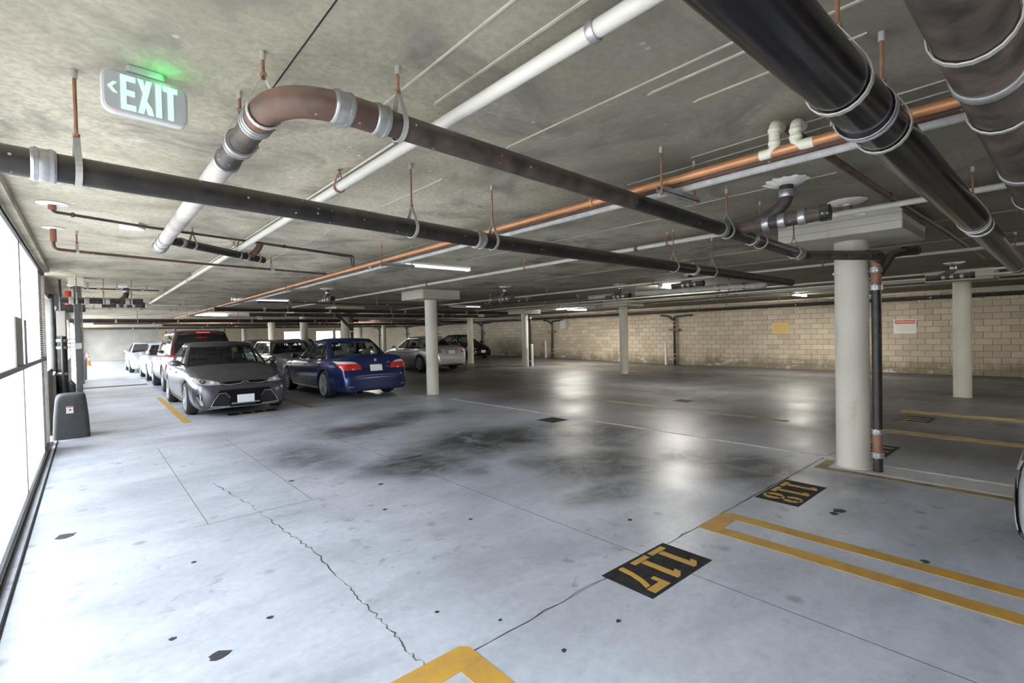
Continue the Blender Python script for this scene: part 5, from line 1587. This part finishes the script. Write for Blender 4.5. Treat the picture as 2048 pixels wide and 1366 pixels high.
def car(name, label, S, loc, rz, front=None, rear=None, sub=2, seats=None, group='parked cars'):
    root = empty(name, loc, rz)
    me = body_loft(S, sub)
    body = bpy.data.objects.new('body', me); COL.objects.link(body); body.parent = root
    bm = bmesh.new(); bm.from_mesh(me); bvh = BVHTree.FromBMesh(bm); bm.free()
    greenhouse(S, root)
    L, hw = S['L'], S['W'] / 2
    tm, rm = wheel_meshes(S['wr'], S.get('ww', .22), S['rim'], S.get('spokes', 5))
    for u in (S['fo'], S['fo'] + S['wb']):
        for s in (1, -1):
            w = bpy.data.objects.new('wheel', tm); COL.objects.link(w); w.parent = root
            w.location = (L / 2 - u, s * (hw - S.get('ww', .22) / 2 - .012), S['wr'])
            if s < 0: w.rotation_euler = (0, 0, PI)
            r = bpy.data.objects.new('rim', rm); COL.objects.link(r); r.parent = w
    # mirrors
    G = S['gh']
    um = G['uf0'] + .42; zm = G['z0'] + .14
    for s in (1, -1):
        m = MB(); y0 = hw * .93
        x0 = L / 2 - um
        ring = []
        for (dx, rr) in ((.07, .25), (.05, .75), (.0, 1.0), (-.05, 1.0), (-.07, .9)):
            ring.append([(x0 + dx, s * (y0 + .10 + .095 * rr * math.cos(a * PI / 6)), zm + .065 * rr * math.sin(a * PI / 6)) for a in range(12)])
        vs = [p for r in ring for p in r]
        m.add(vs, [(i * 12 + k, i * 12 + (k + 1) % 12, (i + 1) * 12 + (k + 1) % 12, (i + 1) * 12 + k) for i in range(4) for k in range(12)] + [tuple(range(12)), tuple(48 + k for k in range(12))])
        m.add([(x0 + .03, s * (y0 - .06), zm - .06), (x0 - .03, s * (y0 - .06), zm - .06), (x0 - .03, s * (y0 + .05), zm - .02), (x0 + .03, s * (y0 + .05), zm - .02),
               (x0 + .03, s * (y0 - .06), zm - .02), (x0 - .03, s * (y0 - .06), zm - .02), (x0 - .03, s * (y0 + .05), zm + .02), (x0 + .03, s * (y0 + .05), zm + .02)],
              [(0, 1, 2, 3), (4, 7, 6, 5), (0, 3, 7, 4), (1, 5, 6, 2), (0, 4, 5, 1), (3, 2, 6, 7)])
        m.build('side_mirror', S['paint'], root, smooth=True)
    # door gaps, handles, sill
    dk = M_DARK
    zs = lambda u: lerp_tab(S['sh'], u)
    for face in ('left', 'right'):
        for u in S['doors']:
            x = L / 2 - u
            patch(root, bvh, 'door_gap', [(x - .004, .30), (x + .004, .30), (x + .004, zs(u) - .03), (x - .004, zs(u) - .03)], face, dk, off=-.002, step=.08, thick=.003)
        for u in S['handles']:
            x = L / 2 - u; z = zs(u) - .13
            patch(root, bvh, 'door_handle', [(x - .09, z - .013), (x + .09, z - .013), (x + .09, z + .013), (x - .09, z + .013)], face, S['paint'], off=.004, step=.05, thick=.022)
        x0, x1 = L / 2 - S['fo'] - S['arch'] - .06, L / 2 - S['fo'] - S['wb'] + S['arch'] + .06
        patch(root, bvh, 'sill_trim', [(x1, .215), (x0, .215), (x0, .27), (x1, .27)], face, S.get('sill', S['paint']), off=.003, step=.15, thick=.012)
    if front: front(root, bvh, S)
    if rear: rear(root, bvh, S)
    if seats:
        ub = G['uf1']
        zb = G['z0'] - .1
        for (u, ys, wd, h) in [(ub + .30, (.36, -.36), .25, .30), (G['ur1'] - .12, (.36, -.36), .25, .26)]:
            for yy in ys:
                m = MB(); x = L / 2 - u
                for (a, w2, z) in ((0, wd, zb), (-.03, wd, zb + h * .6), (-.05, wd * .85, zb + h * .8)):
                    m.add([(x - .06 + a, yy - w2, z), (x + .06 + a, yy - w2, z), (x + .06 + a, yy + w2, z), (x - .06 + a, yy + w2, z)], [])
                m.f += [(0, 1, 5, 4), (1, 2, 6, 5), (2, 3, 7, 6), (3, 0, 4, 7), (4, 5, 9, 8), (5, 6, 10, 9), (6, 7, 11, 10), (7, 4, 8, 11), (8, 9, 10, 11)]; m.mi += [0] * 9
                st = m.build('seat', seats, root, bevel=.03)
                m = MB(); m.lathe([(.0, -.11), (.07, -.10), (.085, 0), (.07, .10), (0, .11)], 12, (x - .06, yy, zb + h * .8 + .10), axis='y'); m.tube([(x - .05, yy, zb + h * .75), (x - .06, yy, zb + h * .8 + .06)], .012, 6)
                m.build('headrest', seats, st, smooth=True)
        m = MB(); x = L / 2 - G['uf0'] - .35
        m.box(x - .3, x + .2, -.62, .62, zb + .02, zb + .14); m.build('dashboard', M_CABIN, root, bevel=.03)
        m = MB(); m.lathe([(.16, -.012), (.185, -.012), (.185, .012), (.16, .012)], 20, (0, 0, 0), axis='x', cap=False); m.xform(Matrix.Translation((x - .42, .36, zb + .12)) @ Matrix.Rotation(-.4, 4, 'Y')); m.build('steering_wheel', M_CABIN, root, smooth=True)
        m = MB(); m.box(L / 2 - G['uf1'] - .02, L / 2 - G['uf1'] + .03, -.12, .12, G['z1'] - .12, G['z1'] - .06); m.build('rear_view_mirror', M_CABIN, root, bevel=.01)
    tag(root, label, 'car', group)
    return root

def mirror(poly): return [(-a, b) for a, b in poly][::-1]

def plate(root, bvh, y, z, face, w=.305, h=.152, mat=None):
    return patch(root, bvh, 'licence_plate', [(y - w / 2, z - h / 2), (y + w / 2, z - h / 2), (y + w / 2, z + h / 2), (y - w / 2, z + h / 2)], face, mat or M_PLATE, off=.012, step=1, thick=.008)

# --- sedan with the wide trapezoid grille
PAINT_GREY = paint_mat('paint_grey', (.085, .082, .098), .6, .28, .92, (.055, .053, .050))
PAINT_BLUE = paint_mat('paint_blue', (.014, .026, .11), .4, .22, .35, (.06, .06, .07))
PAINT_SILVER = paint_mat('paint_silver', (.50, .51, .52), .8, .32, .3, (.32, .31, .30))
PAINT_BLACK = paint_mat('paint_black', (.010, .011, .014), .3, .2, .2, (.12, .12, .12))
PAINT_WHITE = paint_mat('paint_white', (.42, .46, .52), .1, .3, .15, (.5, .5, .5))
PAINT_MAROON = paint_mat('paint_maroon', (.060, .022, .026), .4, .25, .35, (.08, .075, .07))
PAINT_DKGREY = paint_mat('paint_dark_grey', (.035, .038, .042), .5, .25, .4, (.2, .2, .19))
PAINT_WAGON = paint_mat('paint_wagon', (.20, .20, .20), .6, .3, .5, (.25, .24, .22))
M_MESH = simple('grille_mesh', (.016, .017, .022), .5, spec=.2)
M_PLASTD = simple('dark_grille', (.006, .006, .007), .6, spec=.12)

SEDAN = dict(L=4.85, W=1.82, fo=.96, wb=2.775, wr=.325, arch=.365, rim=.235, ww=.215, spokes=10,
    top=[(0, .53), (.02, .60), (.06, .68), (.14, .735), (.30, .785), (.55, .85), (.9, .92), (1.25, .975), (1.6, .97), (3.9, .99), (4.15, 1.055), (4.5, 1.075), (4.70, 1.065), (4.77, 1.02), (4.81, .82), (4.84, .66), (4.85, .60)],
    sh=[(0, .48), (.02, .55), (.06, .63), (.14, .69), (.30, .74), (.6, .81), (1.0, .875), (1.3, .91), (2.4, .94), (3.6, .97), (4.2, .99), (4.55, .98), (4.70, .95), (4.77, .90), (4.81, .75), (4.84, .60), (4.85, .55)],
    plan=[(0, .66), (.02, .75), (.06, .82), (.14, .885), (.30, .945), (.55, .965), (.96, .99), (1.5, 1.0), (3.2, 1.0), (3.75, .995), (4.2, .965), (4.5, .92), (4.70, .86), (4.79, .80), (4.85, .66)],
    low=[(0, .21), (.03, .175), (.12, .165), (.5, .17), (4.2, .20), (4.6, .22), (4.8, .25), (4.85, .28)],
    deck=(1.55, 4.0), doors=(1.42, 2.50, 3.55), handles=(2.25, 3.25), paint=PAINT_GREY,
    gh=dict(z0=.88, z1=1.405, uf0=1.16, uf1=2.02, ur0=4.22, ur1=3.42, w0=.845, w1=.635, tg=.13, fb=.30, rw=.16, crown=.06, spans=[((1.62, 2.30), (2.46, 2.46)), ((2.56, 2.56), (3.52, 3.30)), ((3.58, 3.34), (3.86, 3.40))]))

def front_sedan(root, bvh, S):
    for mir in (lambda p: p, mirror):
        patch(root, bvh, 'headlight', mir([(.40, .625), (.62, .625), (.80, .665), (.875, .73), (.84, .765), (.66, .735), (.46, .685)]), 'front', M_LAMPIN, off=.004, step=.05, thick=.004)
        patch(root, bvh, 'lamp_projector', mir(ell(.70, .692, .042, .036)), 'front', M_DARK, off=.012, step=1, thick=.006)
        patch(root, bvh, 'lamp_projector', mir(ell(.70, .692, .022, .019)), 'front', M_CHROME, off=.02, step=1, thick=.006)
        patch(root, bvh, 'lamp_projector', mir(ell(.56, .668, .036, .028)), 'front', M_TAILW, off=.012, step=1, thick=.006)
        patch(root, bvh, 'side_reflector', mir([(.815, .655), (.845, .655), (.865, .69), (.83, .685)]), 'front', M_AMBER, off=.010, step=1, thick=.004)
        patch(root, bvh, 'fog_slit', mir([(.71, .25), (.745, .25), (.81, .42), (.80, .47), (.75, .45)]), 'front', M_CHROME, off=.006, step=.06, thick=.006)
        patch(root, bvh, 'grille_net', mir([(.30, .205), (.60, .215), (.54, .34), (.46, .45), (.36, .46), (.28, .36)]), 'front', M_MESH, off=.010, step=.06, thick=.004)
        patch(root, bvh, 'grille_frame', mir([(.27, .19), (.28, .205), (.61, .213), (.55, .345), (.465, .465), (.35, .472), (.262, .36), (.275, .36), (.357, .458), (.458, .452), (.535, .34), (.59, .225), (.29, .216)][::-1]), 'front', M_CHROME, off=.014, step=.08, thick=.006)
        patch(root, bvh, 'chrome_blade', mir([(.05, .615), (.30, .605), (.42, .63), (.41, .645), (.30, .622), (.05, .632)]), 'front', M_CHROME, off=.012, step=.08, thick=.008)
    patch(root, bvh, 'upper_grille', [(-.40, .60), (.40, .60), (.43, .655), (.30, .675), (-.30, .675), (-.43, .655)], 'front', M_PLASTD, off=.006, step=.1, thick=.003)
    patch(root, bvh, 'lower_grille', [(-.62, .195), (.62, .195), (.55, .36), (.44, .52), (-.44, .52), (-.55, .36)], 'front', M_PLASTD, off=.003, step=.08, thick=.003)
    patch(root, bvh, 'centre_bar', [(-.36, .53), (.36, .53), (.40, .60), (-.40, .60)], 'front', S['paint'], off=.012, step=.08, thick=.012)
    patch(root, bvh, 'lip_chrome', [(-.64, .178), (.64, .178), (.62, .196), (-.62, .196)], 'front', M_CHROME, off=.012, step=.08, thick=.01)
    patch(root, bvh, 'bumper_slat', [(-.25, .245), (.25, .245), (.25, .262), (-.25, .262)], 'front', M_STRAP, off=.012, step=.1, thick=.008)
    plate(root, bvh, 0.0, .335, 'front')
    ringpoly(root, bvh, 'emblem', 0, .632, .075, .05, .012, 'front', M_CHROME, .022)
    ringpoly(root, bvh, 'emblem', 0, .632, .030, .045, .009, 'front', M_CHROME, .024)
    ringpoly(root, bvh, 'emblem', 0, .648, .055, .025, .008, 'front', M_CHROME, .024)
    patch(root, bvh, 'emblem_ground', ell(0, .632, .075, .05), 'front', M_PLASTD, off=.02, step=1, thick=.002)
    for s in (1, -1):
        patch(root, bvh, 'hood_gap', [(1.95, s * .70), (2.25, s * .60), (2.25, s * .606), (1.95, s * .706)], 'top', M_DARK, off=-.001, step=.1, thick=.003)
    patch(root, bvh, 'hood_gap', [(1.2, .745), (1.95, .70), (1.95, .706), (1.2, .751)], 'top', M_DARK, off=-.001, step=.1, thick=.003)
    patch(root, bvh, 'hood_gap', [(1.2, -.751), (1.95, -.706), (1.95, -.70), (1.2, -.745)], 'top', M_DARK, off=-.001, step=.1, thick=.003)

# --- blue sedan, seen from behind
BLUE = dict(SEDAN, L=4.85, W=1.846, fo=.84, wb=2.888, wr=.335, arch=.37, rim=.258, ww=.245, spokes=7, paint=PAINT_BLUE,
    top=[(0, .55), (.03, .66), (.10, .74), (.3, .82), (.8, .91), (1.40, .985), (1.7, .97), (3.9, .99), (4.15, 1.045), (4.5, 1.065), (4.66, 1.07), (4.71, 1.03), (4.745, .86), (4.77, .70), (4.80, .655), (4.845, .62), (4.85, .56)],
    sh=[(0, .50), (.03, .60), (.10, .69), (.3, .77), (.8, .86), (1.4, .91), (2.6, .935), (3.6, .965), (4.2, .985), (4.55, .98), (4.66, .955), (4.71, .91), (4.745, .78), (4.77, .66), (4.80, .625), (4.845, .59), (4.85, .52)],
    plan=[(0, .6), (.03, .72), (.10, .80), (.3, .91), (.6, .965), (1.0, .99), (1.5, 1.0), (3.6, 1.0), (4.1, .98), (4.4, .95), (4.6, .91), (4.70, .88), (4.78, .86), (4.82, .82), (4.85, .72)],
    low=[(0, .28), (.1, .2), (.5, .18), (4.2, .20), (4.6, .20), (4.8, .205), (4.85, .22)],
    deck=(1.6, 4.0), doors=(1.50, 2.55, 3.6), handles=(2.35, 3.35),
    gh=dict(z0=.88, z1=1.405, uf0=1.36, uf1=2.12, ur0=4.18, ur1=3.50, w0=.85, w1=.635, tg=.13, fb=.26, rw=.20, crown=.06, spans=[((1.80, 2.36), (2.52, 2.52)), ((2.60, 2.60), (3.42, 3.22)), ((3.45, 3.25), (3.74, 3.44))]))

def rear_blue(root, bvh, S):
    for mir in (lambda p: p, mirror):
        patch(root, bvh, 'tail_light', mir([(.36, .72), (.60, .71), (.80, .715), (.835, .80), (.835, .86), (.50, .86), (.40, .83)]), 'rear', M_TAIL, off=.009, step=.035, thick=.006)
        patch(root, bvh, 'indicator_lens', mir([(.44, .848), (.50, .86), (.835, .86), (.835, .915), (.62, .915), (.52, .895)]), 'rear', M_TAILW, off=.010, step=.035, thick=.006)
        patch(root, bvh, 'tail_divider', mir([(.38, .755), (.83, .755), (.83, .763), (.38, .763)]), 'rear', simple('deep_red', (.30, .01, .01), .3), off=.017, step=.06, thick=.003)
        patch(root, bvh, 'lamp_glint', mir([(.55, .72), (.60, .72), (.60, .745), (.55, .745)]), 'rear', M_TAILW, off=.018, step=1, thick=.002)
        patch(root, bvh, 'bumper_reflector', mir([(.60, .315), (.72, .32), (.72, .335), (.60, .33)]), 'rear', M_STRAP, off=.006, step=.1, thick=.004)
        patch(root, bvh, 'trunk_gap', mir([(.345, .665), (.351, .665), (.37, .83), (.50, .90), (.66, 1.0), (.65, 1.0), (.495, .905), (.362, .835)]), 'rear', M_DARK, off=-.001, step=.1, thick=.003)
    patch(root, bvh, 'trunk_gap', [(-.62, .655), (.62, .655), (.62, .662), (-.62, .662)], 'rear', M_DARK, off=.001, step=.1, thick=.003)
    patch(root, bvh, 'plate_recess', [(-.36, .67), (.36, .67), (.34, .80), (-.34, .80)], 'rear', PAINT_BLUE, off=.001, step=.1, thick=.002)
    plate(root, bvh, 0, .745, 'rear')
    patch(root, bvh, 'plate_frame', [(-.165, .655), (.165, .655), (.165, .672), (-.165, .672)], 'rear', M_CHROME, off=.012, step=.2, thick=.006)
    patch(root, bvh, 'plate_sticker', [(-.15, .803), (-.09, .803), (-.09, .817), (-.15, .817)], 'rear', M_AMBER, off=.022, step=1, thick=.001)
    # roundel
    patch(root, bvh, 'emblem', ell(0, .93, .041, .041), 'rear', M_CHROME, off=.006, step=1, thick=.004)
    for (q, mt) in ((0, 'b'), (1, 'w'), (2, 'b'), (3, 'w')):
        pts = [(0, .93)] + [(.026 * math.cos(PI / 2 * (q + k / 5)), .93 + .026 * math.sin(PI / 2 * (q + k / 5))) for k in range(6)]
        patch(root, bvh, 'emblem_quarter', pts, 'rear', M_WHITE if mt == 'w' else simple('emblem_blue', (.03, .15, .5), .4), off=.011, step=1, thick=.001)
    loc, nor, i, dd = bvh.ray_cast(Vector((-4, -.33, .855)), Vector((1, 0, 0)))
    if loc: font_text('model_badge', '530i', .055, M_CHROME, root, (loc.x - .006, -.33, .862), (PI / 2, 0, -PI / 2), .002)
    patch(root, bvh, 'trunk_lock', ell(-.30, .76, .012, .012, 10), 'rear', M_CHROME, off=.004, step=1, thick=.003)
    m = MB()
    for y in (.43, .51):
        m.tube([(-S['L'] / 2 + .25, y, .20), (-S['L'] / 2 - .03, y, .20)], .036, 16, cap=False); m.tube([(-S['L'] / 2 + .25, y, .20), (-S['L'] / 2 - .028, y, .20)], .031, 16, cap=False)
    m.build('exhaust_tip', M_CHROME, root, smooth=True)
    patch(root, bvh, 'bumper_crease', [(-.80, .555), (.80, .555), (.80, .562), (-.80, .562)], 'rear', M_DARK, off=.0005, step=.1, thick=.002)
    for s in (1,):
        patch(root, bvh, 'fuel_flap', ell(-1.15, .80, .085, .085), 'left', S['paint'], off=.002, step=.1, thick=.003)

def rear_sedan(root, bvh, S):
    for mir in (lambda p: p, mirror):
        patch(root, bvh, 'tail_light', mir([(.44, .80), (.60, .775), (.84, .80), (.84, .92), (.74, .94), (.50, .88)]), 'rear', M_TAIL, off=.004, step=.06, thick=.006)
        patch(root, bvh, 'reversing_lens', mir([(.46, .835), (.62, .83), (.62, .845), (.48, .86)]), 'rear', M_TAILW, off=.012, step=.1, thick=.003)
    patch(root, bvh, 'trunk_gap', [(-.60, .70), (.60, .70), (.60, .707), (-.60, .707)], 'rear', M_DARK, off=.001, step=.1, thick=.003)
    patch(root, bvh, 'plate_recess', [(-.30, .73), (.30, .73), (.32, .88), (-.32, .88)], 'rear', simple('silver_shadow', (.36, .37, .38), .5, .6), off=.001, step=.1, thick=.002)
    patch(root, bvh, 'chrome_bar', [(-.33, .885), (.33, .885), (.33, .905), (-.33, .905)], 'rear', M_CHROME, off=.004, step=.1, thick=.01)
    plate(root, bvh, 0, .80, 'rear')

def front_simple(pl=True, lamp=.74, grille=(.46, .60), chrome=False):
    def f(root, bvh, S):
        for mir in (lambda p: p, mirror):
            patch(root, bvh, 'headlight', mir([(.46, lamp - .09), (.68, lamp - .10), (.84, lamp - .02), (.86, lamp + .05), (.66, lamp + .0), (.48, lamp - .03)]), 'front', M_LAMPIN, off=.004, step=.06, thick=.006)
            patch(root, bvh, 'lamp_projector', mir(ell(.68, lamp - .05, .035, .03, 14)), 'front', M_TAILW, off=.014, step=1, thick=.006)
            patch(root, bvh, 'fog_lamp', mir(ell(.64, .36, .05, .035, 12)), 'front', M_TAILW, off=.006, step=1, thick=.006)
        patch(root, bvh, 'upper_grille', [(-.36, grille[0] + .06), (.36, grille[0] + .06), (.40, grille[1]), (-.40, grille[1])], 'front', M_CHROME if chrome else M_PLASTD, off=.005, step=.1, thick=.005)
        patch(root, bvh, 'lower_grille', [(-.50, .28), (.50, .28), (.44, .40), (-.44, .40)], 'front', M_PLASTD, off=.004, step=.1, thick=.004)
        ringpoly(root, bvh, 'emblem', 0, grille[1] - .03, .05, .035, .01, 'front', M_CHROME, .02)
        if pl: plate(root, bvh, 0, .47, 'front')
    return f

def rear_tall(root, bvh, S):
    for mir in (lambda p: p, mirror):
        patch(root, bvh, 'tail_light', mir([(.72, .80), (.88, .80), (.90, 1.20), (.80, 1.22), (.70, 1.05)]), 'rear', M_TAIL, off=.006, step=.08, thick=.01)
        patch(root, bvh, 'clear_lens', mir([(.73, .93), (.88, .93), (.88, 1.03), (.72, 1.03)]), 'rear', M_TAILW, off=.018, step=.08, thick=.004)
    plate(root, bvh, 0, .92, 'rear')

TALL = dict(SEDAN, L=4.80, W=1.86, fo=.88, wb=2.85, wr=.375, arch=.43, rim=.225, ww=.25, spokes=6, paint=PAINT_MAROON, glass=M_GLASSD,
    top=[(0, .65), (.03, .80), (.10, .95), (.25, 1.03), (.6, 1.10), (1.2, 1.14), (1.5, 1.12), (4.5, 1.14), (4.66, 1.20), (4.74, 1.18), (4.77, 1.0), (4.79, .85), (4.80, .7)],
    sh=[(0, .6), (.03, .74), (.10, .88), (.25, .96), (.6, 1.02), (1.2, 1.06), (3, 1.09), (4.6, 1.12), (4.70, 1.10), (4.74, 1.05), (4.77, .9), (4.79, .78), (4.80, .65)],
    plan=[(0, .74), (.03, .80), (.10, .86), (.25, .93), (.6, .98), (1.2, 1.0), (4.2, 1.0), (4.55, .975), (4.70, .94), (4.80, .86)],
    low=[(0, .38), (.1, .30), (.5, .28), (4.3, .30), (4.8, .40)], deck=(1.45, 4.6), doors=(1.5, 2.55, 3.55), handles=(2.35, 3.35), sill=M_PLASTD,
    gh=dict(z0=1.05, z1=1.73, uf0=1.24, uf1=1.95, ur0=4.74, ur1=4.50, w0=.84, w1=.66, tg=.12, fb=.2, rw=.10, crown=.08, spans=[((1.72, 2.22), (2.48, 2.48)), ((2.58, 2.58), (3.45, 3.45)), ((3.56, 3.56), (4.40, 4.22))]))
WAGON = dict(TALL, L=4.5, W=1.80, fo=.86, wb=2.62, wr=.35, arch=.40, rim=.22, paint=PAINT_WAGON, glass=M_GLASS,
    top=[(0, .55), (.03, .70), (.10, .82), (.25, .88), (.6, .95), (1.15, 1.02), (1.4, 1.0), (4.2, 1.02), (4.36, 1.08), (4.44, 1.06), (4.47, .9), (4.49, .75), (4.5, .6)],
    sh=[(0, .5), (.03, .64), (.10, .75), (.25, .81), (.6, .87), (1.2, .93), (3, .97), (4.3, 1.0), (4.42, .97), (4.46, .85), (4.49, .7), (4.5, .55)],
    plan=[(0, .68), (.03, .78), (.10, .85), (.25, .92), (.6, .98), (1.2, 1.0), (3.9, 1.0), (4.25, .97), (4.42, .92), (4.5, .82)],
    low=[(0, .33), (.1, .25), (.5, .23), (4.0, .25), (4.5, .36)], deck=(1.4, 4.3), doors=(1.4, 2.4, 3.35), handles=(2.2, 3.15),
    gh=dict(z0=.92, z1=1.39, uf0=1.14, uf1=1.86, ur0=4.42, ur1=4.10, w0=.81, w1=.62, tg=.13, fb=.22, rw=.10, crown=.07, spans=[((1.62, 2.12), (2.34, 2.34)), ((2.42, 2.42), (3.25, 3.25)), ((3.34, 3.34), (4.05, 3.85))]))
HATCH = dict(SEDAN, L=4.45, W=1.745, fo=.92, wb=2.70, wr=.315, arch=.35, rim=.20, ww=.2, spokes=5, paint=PAINT_BLACK,
    top=[(0, .52), (.03, .62), (.10, .72), (.3, .80), (.7, .92), (1.05, 1.02), (1.3, 1.0), (4.0, 1.02), (4.25, 1.08), (4.36, 1.05), (4.41, .85), (4.44, .65), (4.45, .58)],
    sh=[(0, .47), (.03, .56), (.10, .66), (.3, .74), (.7, .84), (1.1, .91), (2.5, .96), (3.8, 1.0), (4.25, .98), (4.36, .93), (4.41, .78), (4.45, .54)],
    plan=[(0, .58), (.03, .68), (.10, .78), (.3, .90), (.6, .96), (1.2, 1.0), (3.6, 1.0), (4.0, .96), (4.3, .89), (4.45, .72)],
    low=[(0, .28), (.1, .2), (.5, .18), (4.0, .2), (4.45, .34)], deck=(1.3, 4.0), doors=(1.3, 2.35, 3.35), handles=(2.15, 3.15),
    gh=dict(z0=.9, z1=1.43, uf0=.92, uf1=1.95, ur0=4.32, ur1=3.2, w0=.78, w1=.56, tg=.12, fb=.26, rw=.14, crown=.06, spans=[((1.45, 2.2), (2.28, 2.28)), ((2.36, 2.36), (3.3, 3.05)), ((3.38, 3.1), (3.9, 3.2))]))
SILVER = dict(SEDAN, paint=PAINT_SILVER, wr=.33, arch=.37)
WHITEC = dict(SEDAN, paint=PAINT_WHITE)
WHITE2 = dict(HATCH, paint=PAINT_WHITE)
DARKS = dict(SEDAN, paint=PAINT_DKGREY)
NEARC = dict(SEDAN, paint=paint_mat('paint_pale_silver', (.55, .56, .60), .5, .3, .2))

D90 = PI / 2
car('sedan_car', 'dark grey sedan with wide trapezoid grille facing the viewer', SEDAN, (2.345, 10.80 + 4.85 / 2, 0), -D90, front=front_sedan, seats=M_SEATD)
car('sedan_car', 'dark blue sedan seen from behind, left of a concrete column', BLUE, (5.25, 10.98 + 4.85 / 2, 0), D90, rear=rear_blue, seats=M_SEATL)
t = car('sport_utility_car', 'tall maroon vehicle with dark rear window behind the grey sedan', TALL, (2.55, 16.55 + 2.40, 0), D90, rear=rear_tall, sub=1)
m = MB(); m.box(-2.335, -2.315, -.16, .16, 1.715, 1.735); m.build('high_brake_light', emit('brake_red', (1.0, .02, .02), 1.5), t)
for s in (1, -1):
    m = MB(); m.tube(fillet([(.35, s * .62, 1.76), (.25, s * .62, 1.84), (-1.9, s * .62, 1.84), (-2.0, s * .62, 1.76)], .05), .018, 8); m.build('roof_rail', M_BLACK, t, smooth=True)
car('sedan_car', 'pale blue-white sedan facing the viewer behind the maroon vehicle', WHITEC, (2.55, 22.2 + 2.42, 0), -D90, front=front_simple(), sub=1)
car('hatchback_car', 'white car farthest back in the left row', WHITE2, (2.35, 29.2 + 2.2, 0), -D90, front=front_simple(), sub=1)
car('wagon_car', 'dusty grey wagon facing the viewer between grey and blue sedans', WAGON, (5.45, 16.35 + 2.25, 0), -D90, front=front_simple(grille=(.52, .68), lamp=.84), sub=1, seats=M_SEATD)
car('sedan_car', 'silver sedan seen from behind, partly hidden by a column', SILVER, (11.3, 16.75 + 2.42, zf(11.3, 19)), D90, rear=rear_sedan, sub=1, seats=M_SEATD)
car('hatchback_car', 'black hatchback facing the viewer at the right end of the far row', HATCH, (17.75, 23.0 + 2.22, zf(17.75, 25)), -D90, front=front_simple(grille=(.42, .55), lamp=.70), sub=1)
car('sedan_car', 'dark sedan behind the blue sedan, roof and side windows showing', DARKS, (8.3, 18.3 + 2.42, zf(8.3, 20)), -D90, front=front_simple(), sub=1)
car('sedan_car', 'dark green-black car whose roof shows above the blue sedan', dict(SEDAN, paint=PAINT_BLACK), (9.15, 26.5 + 2.42, 0), -D90, front=front_simple(), sub=1)
car('wagon_car', 'brownish dark wagon whose roof shows behind the grey wagon', dict(WAGON, paint=PAINT_DKGREY), (7.1, 26.3 + 2.25, 0), -D90, front=front_simple(lamp=.84, grille=(.52, .68)), sub=1)
car('sedan_car', 'pale silver car nose poking in at the right edge', NEARC, (4.92, .215 - 2.425, 0), D90, front=front_sedan, sub=2)
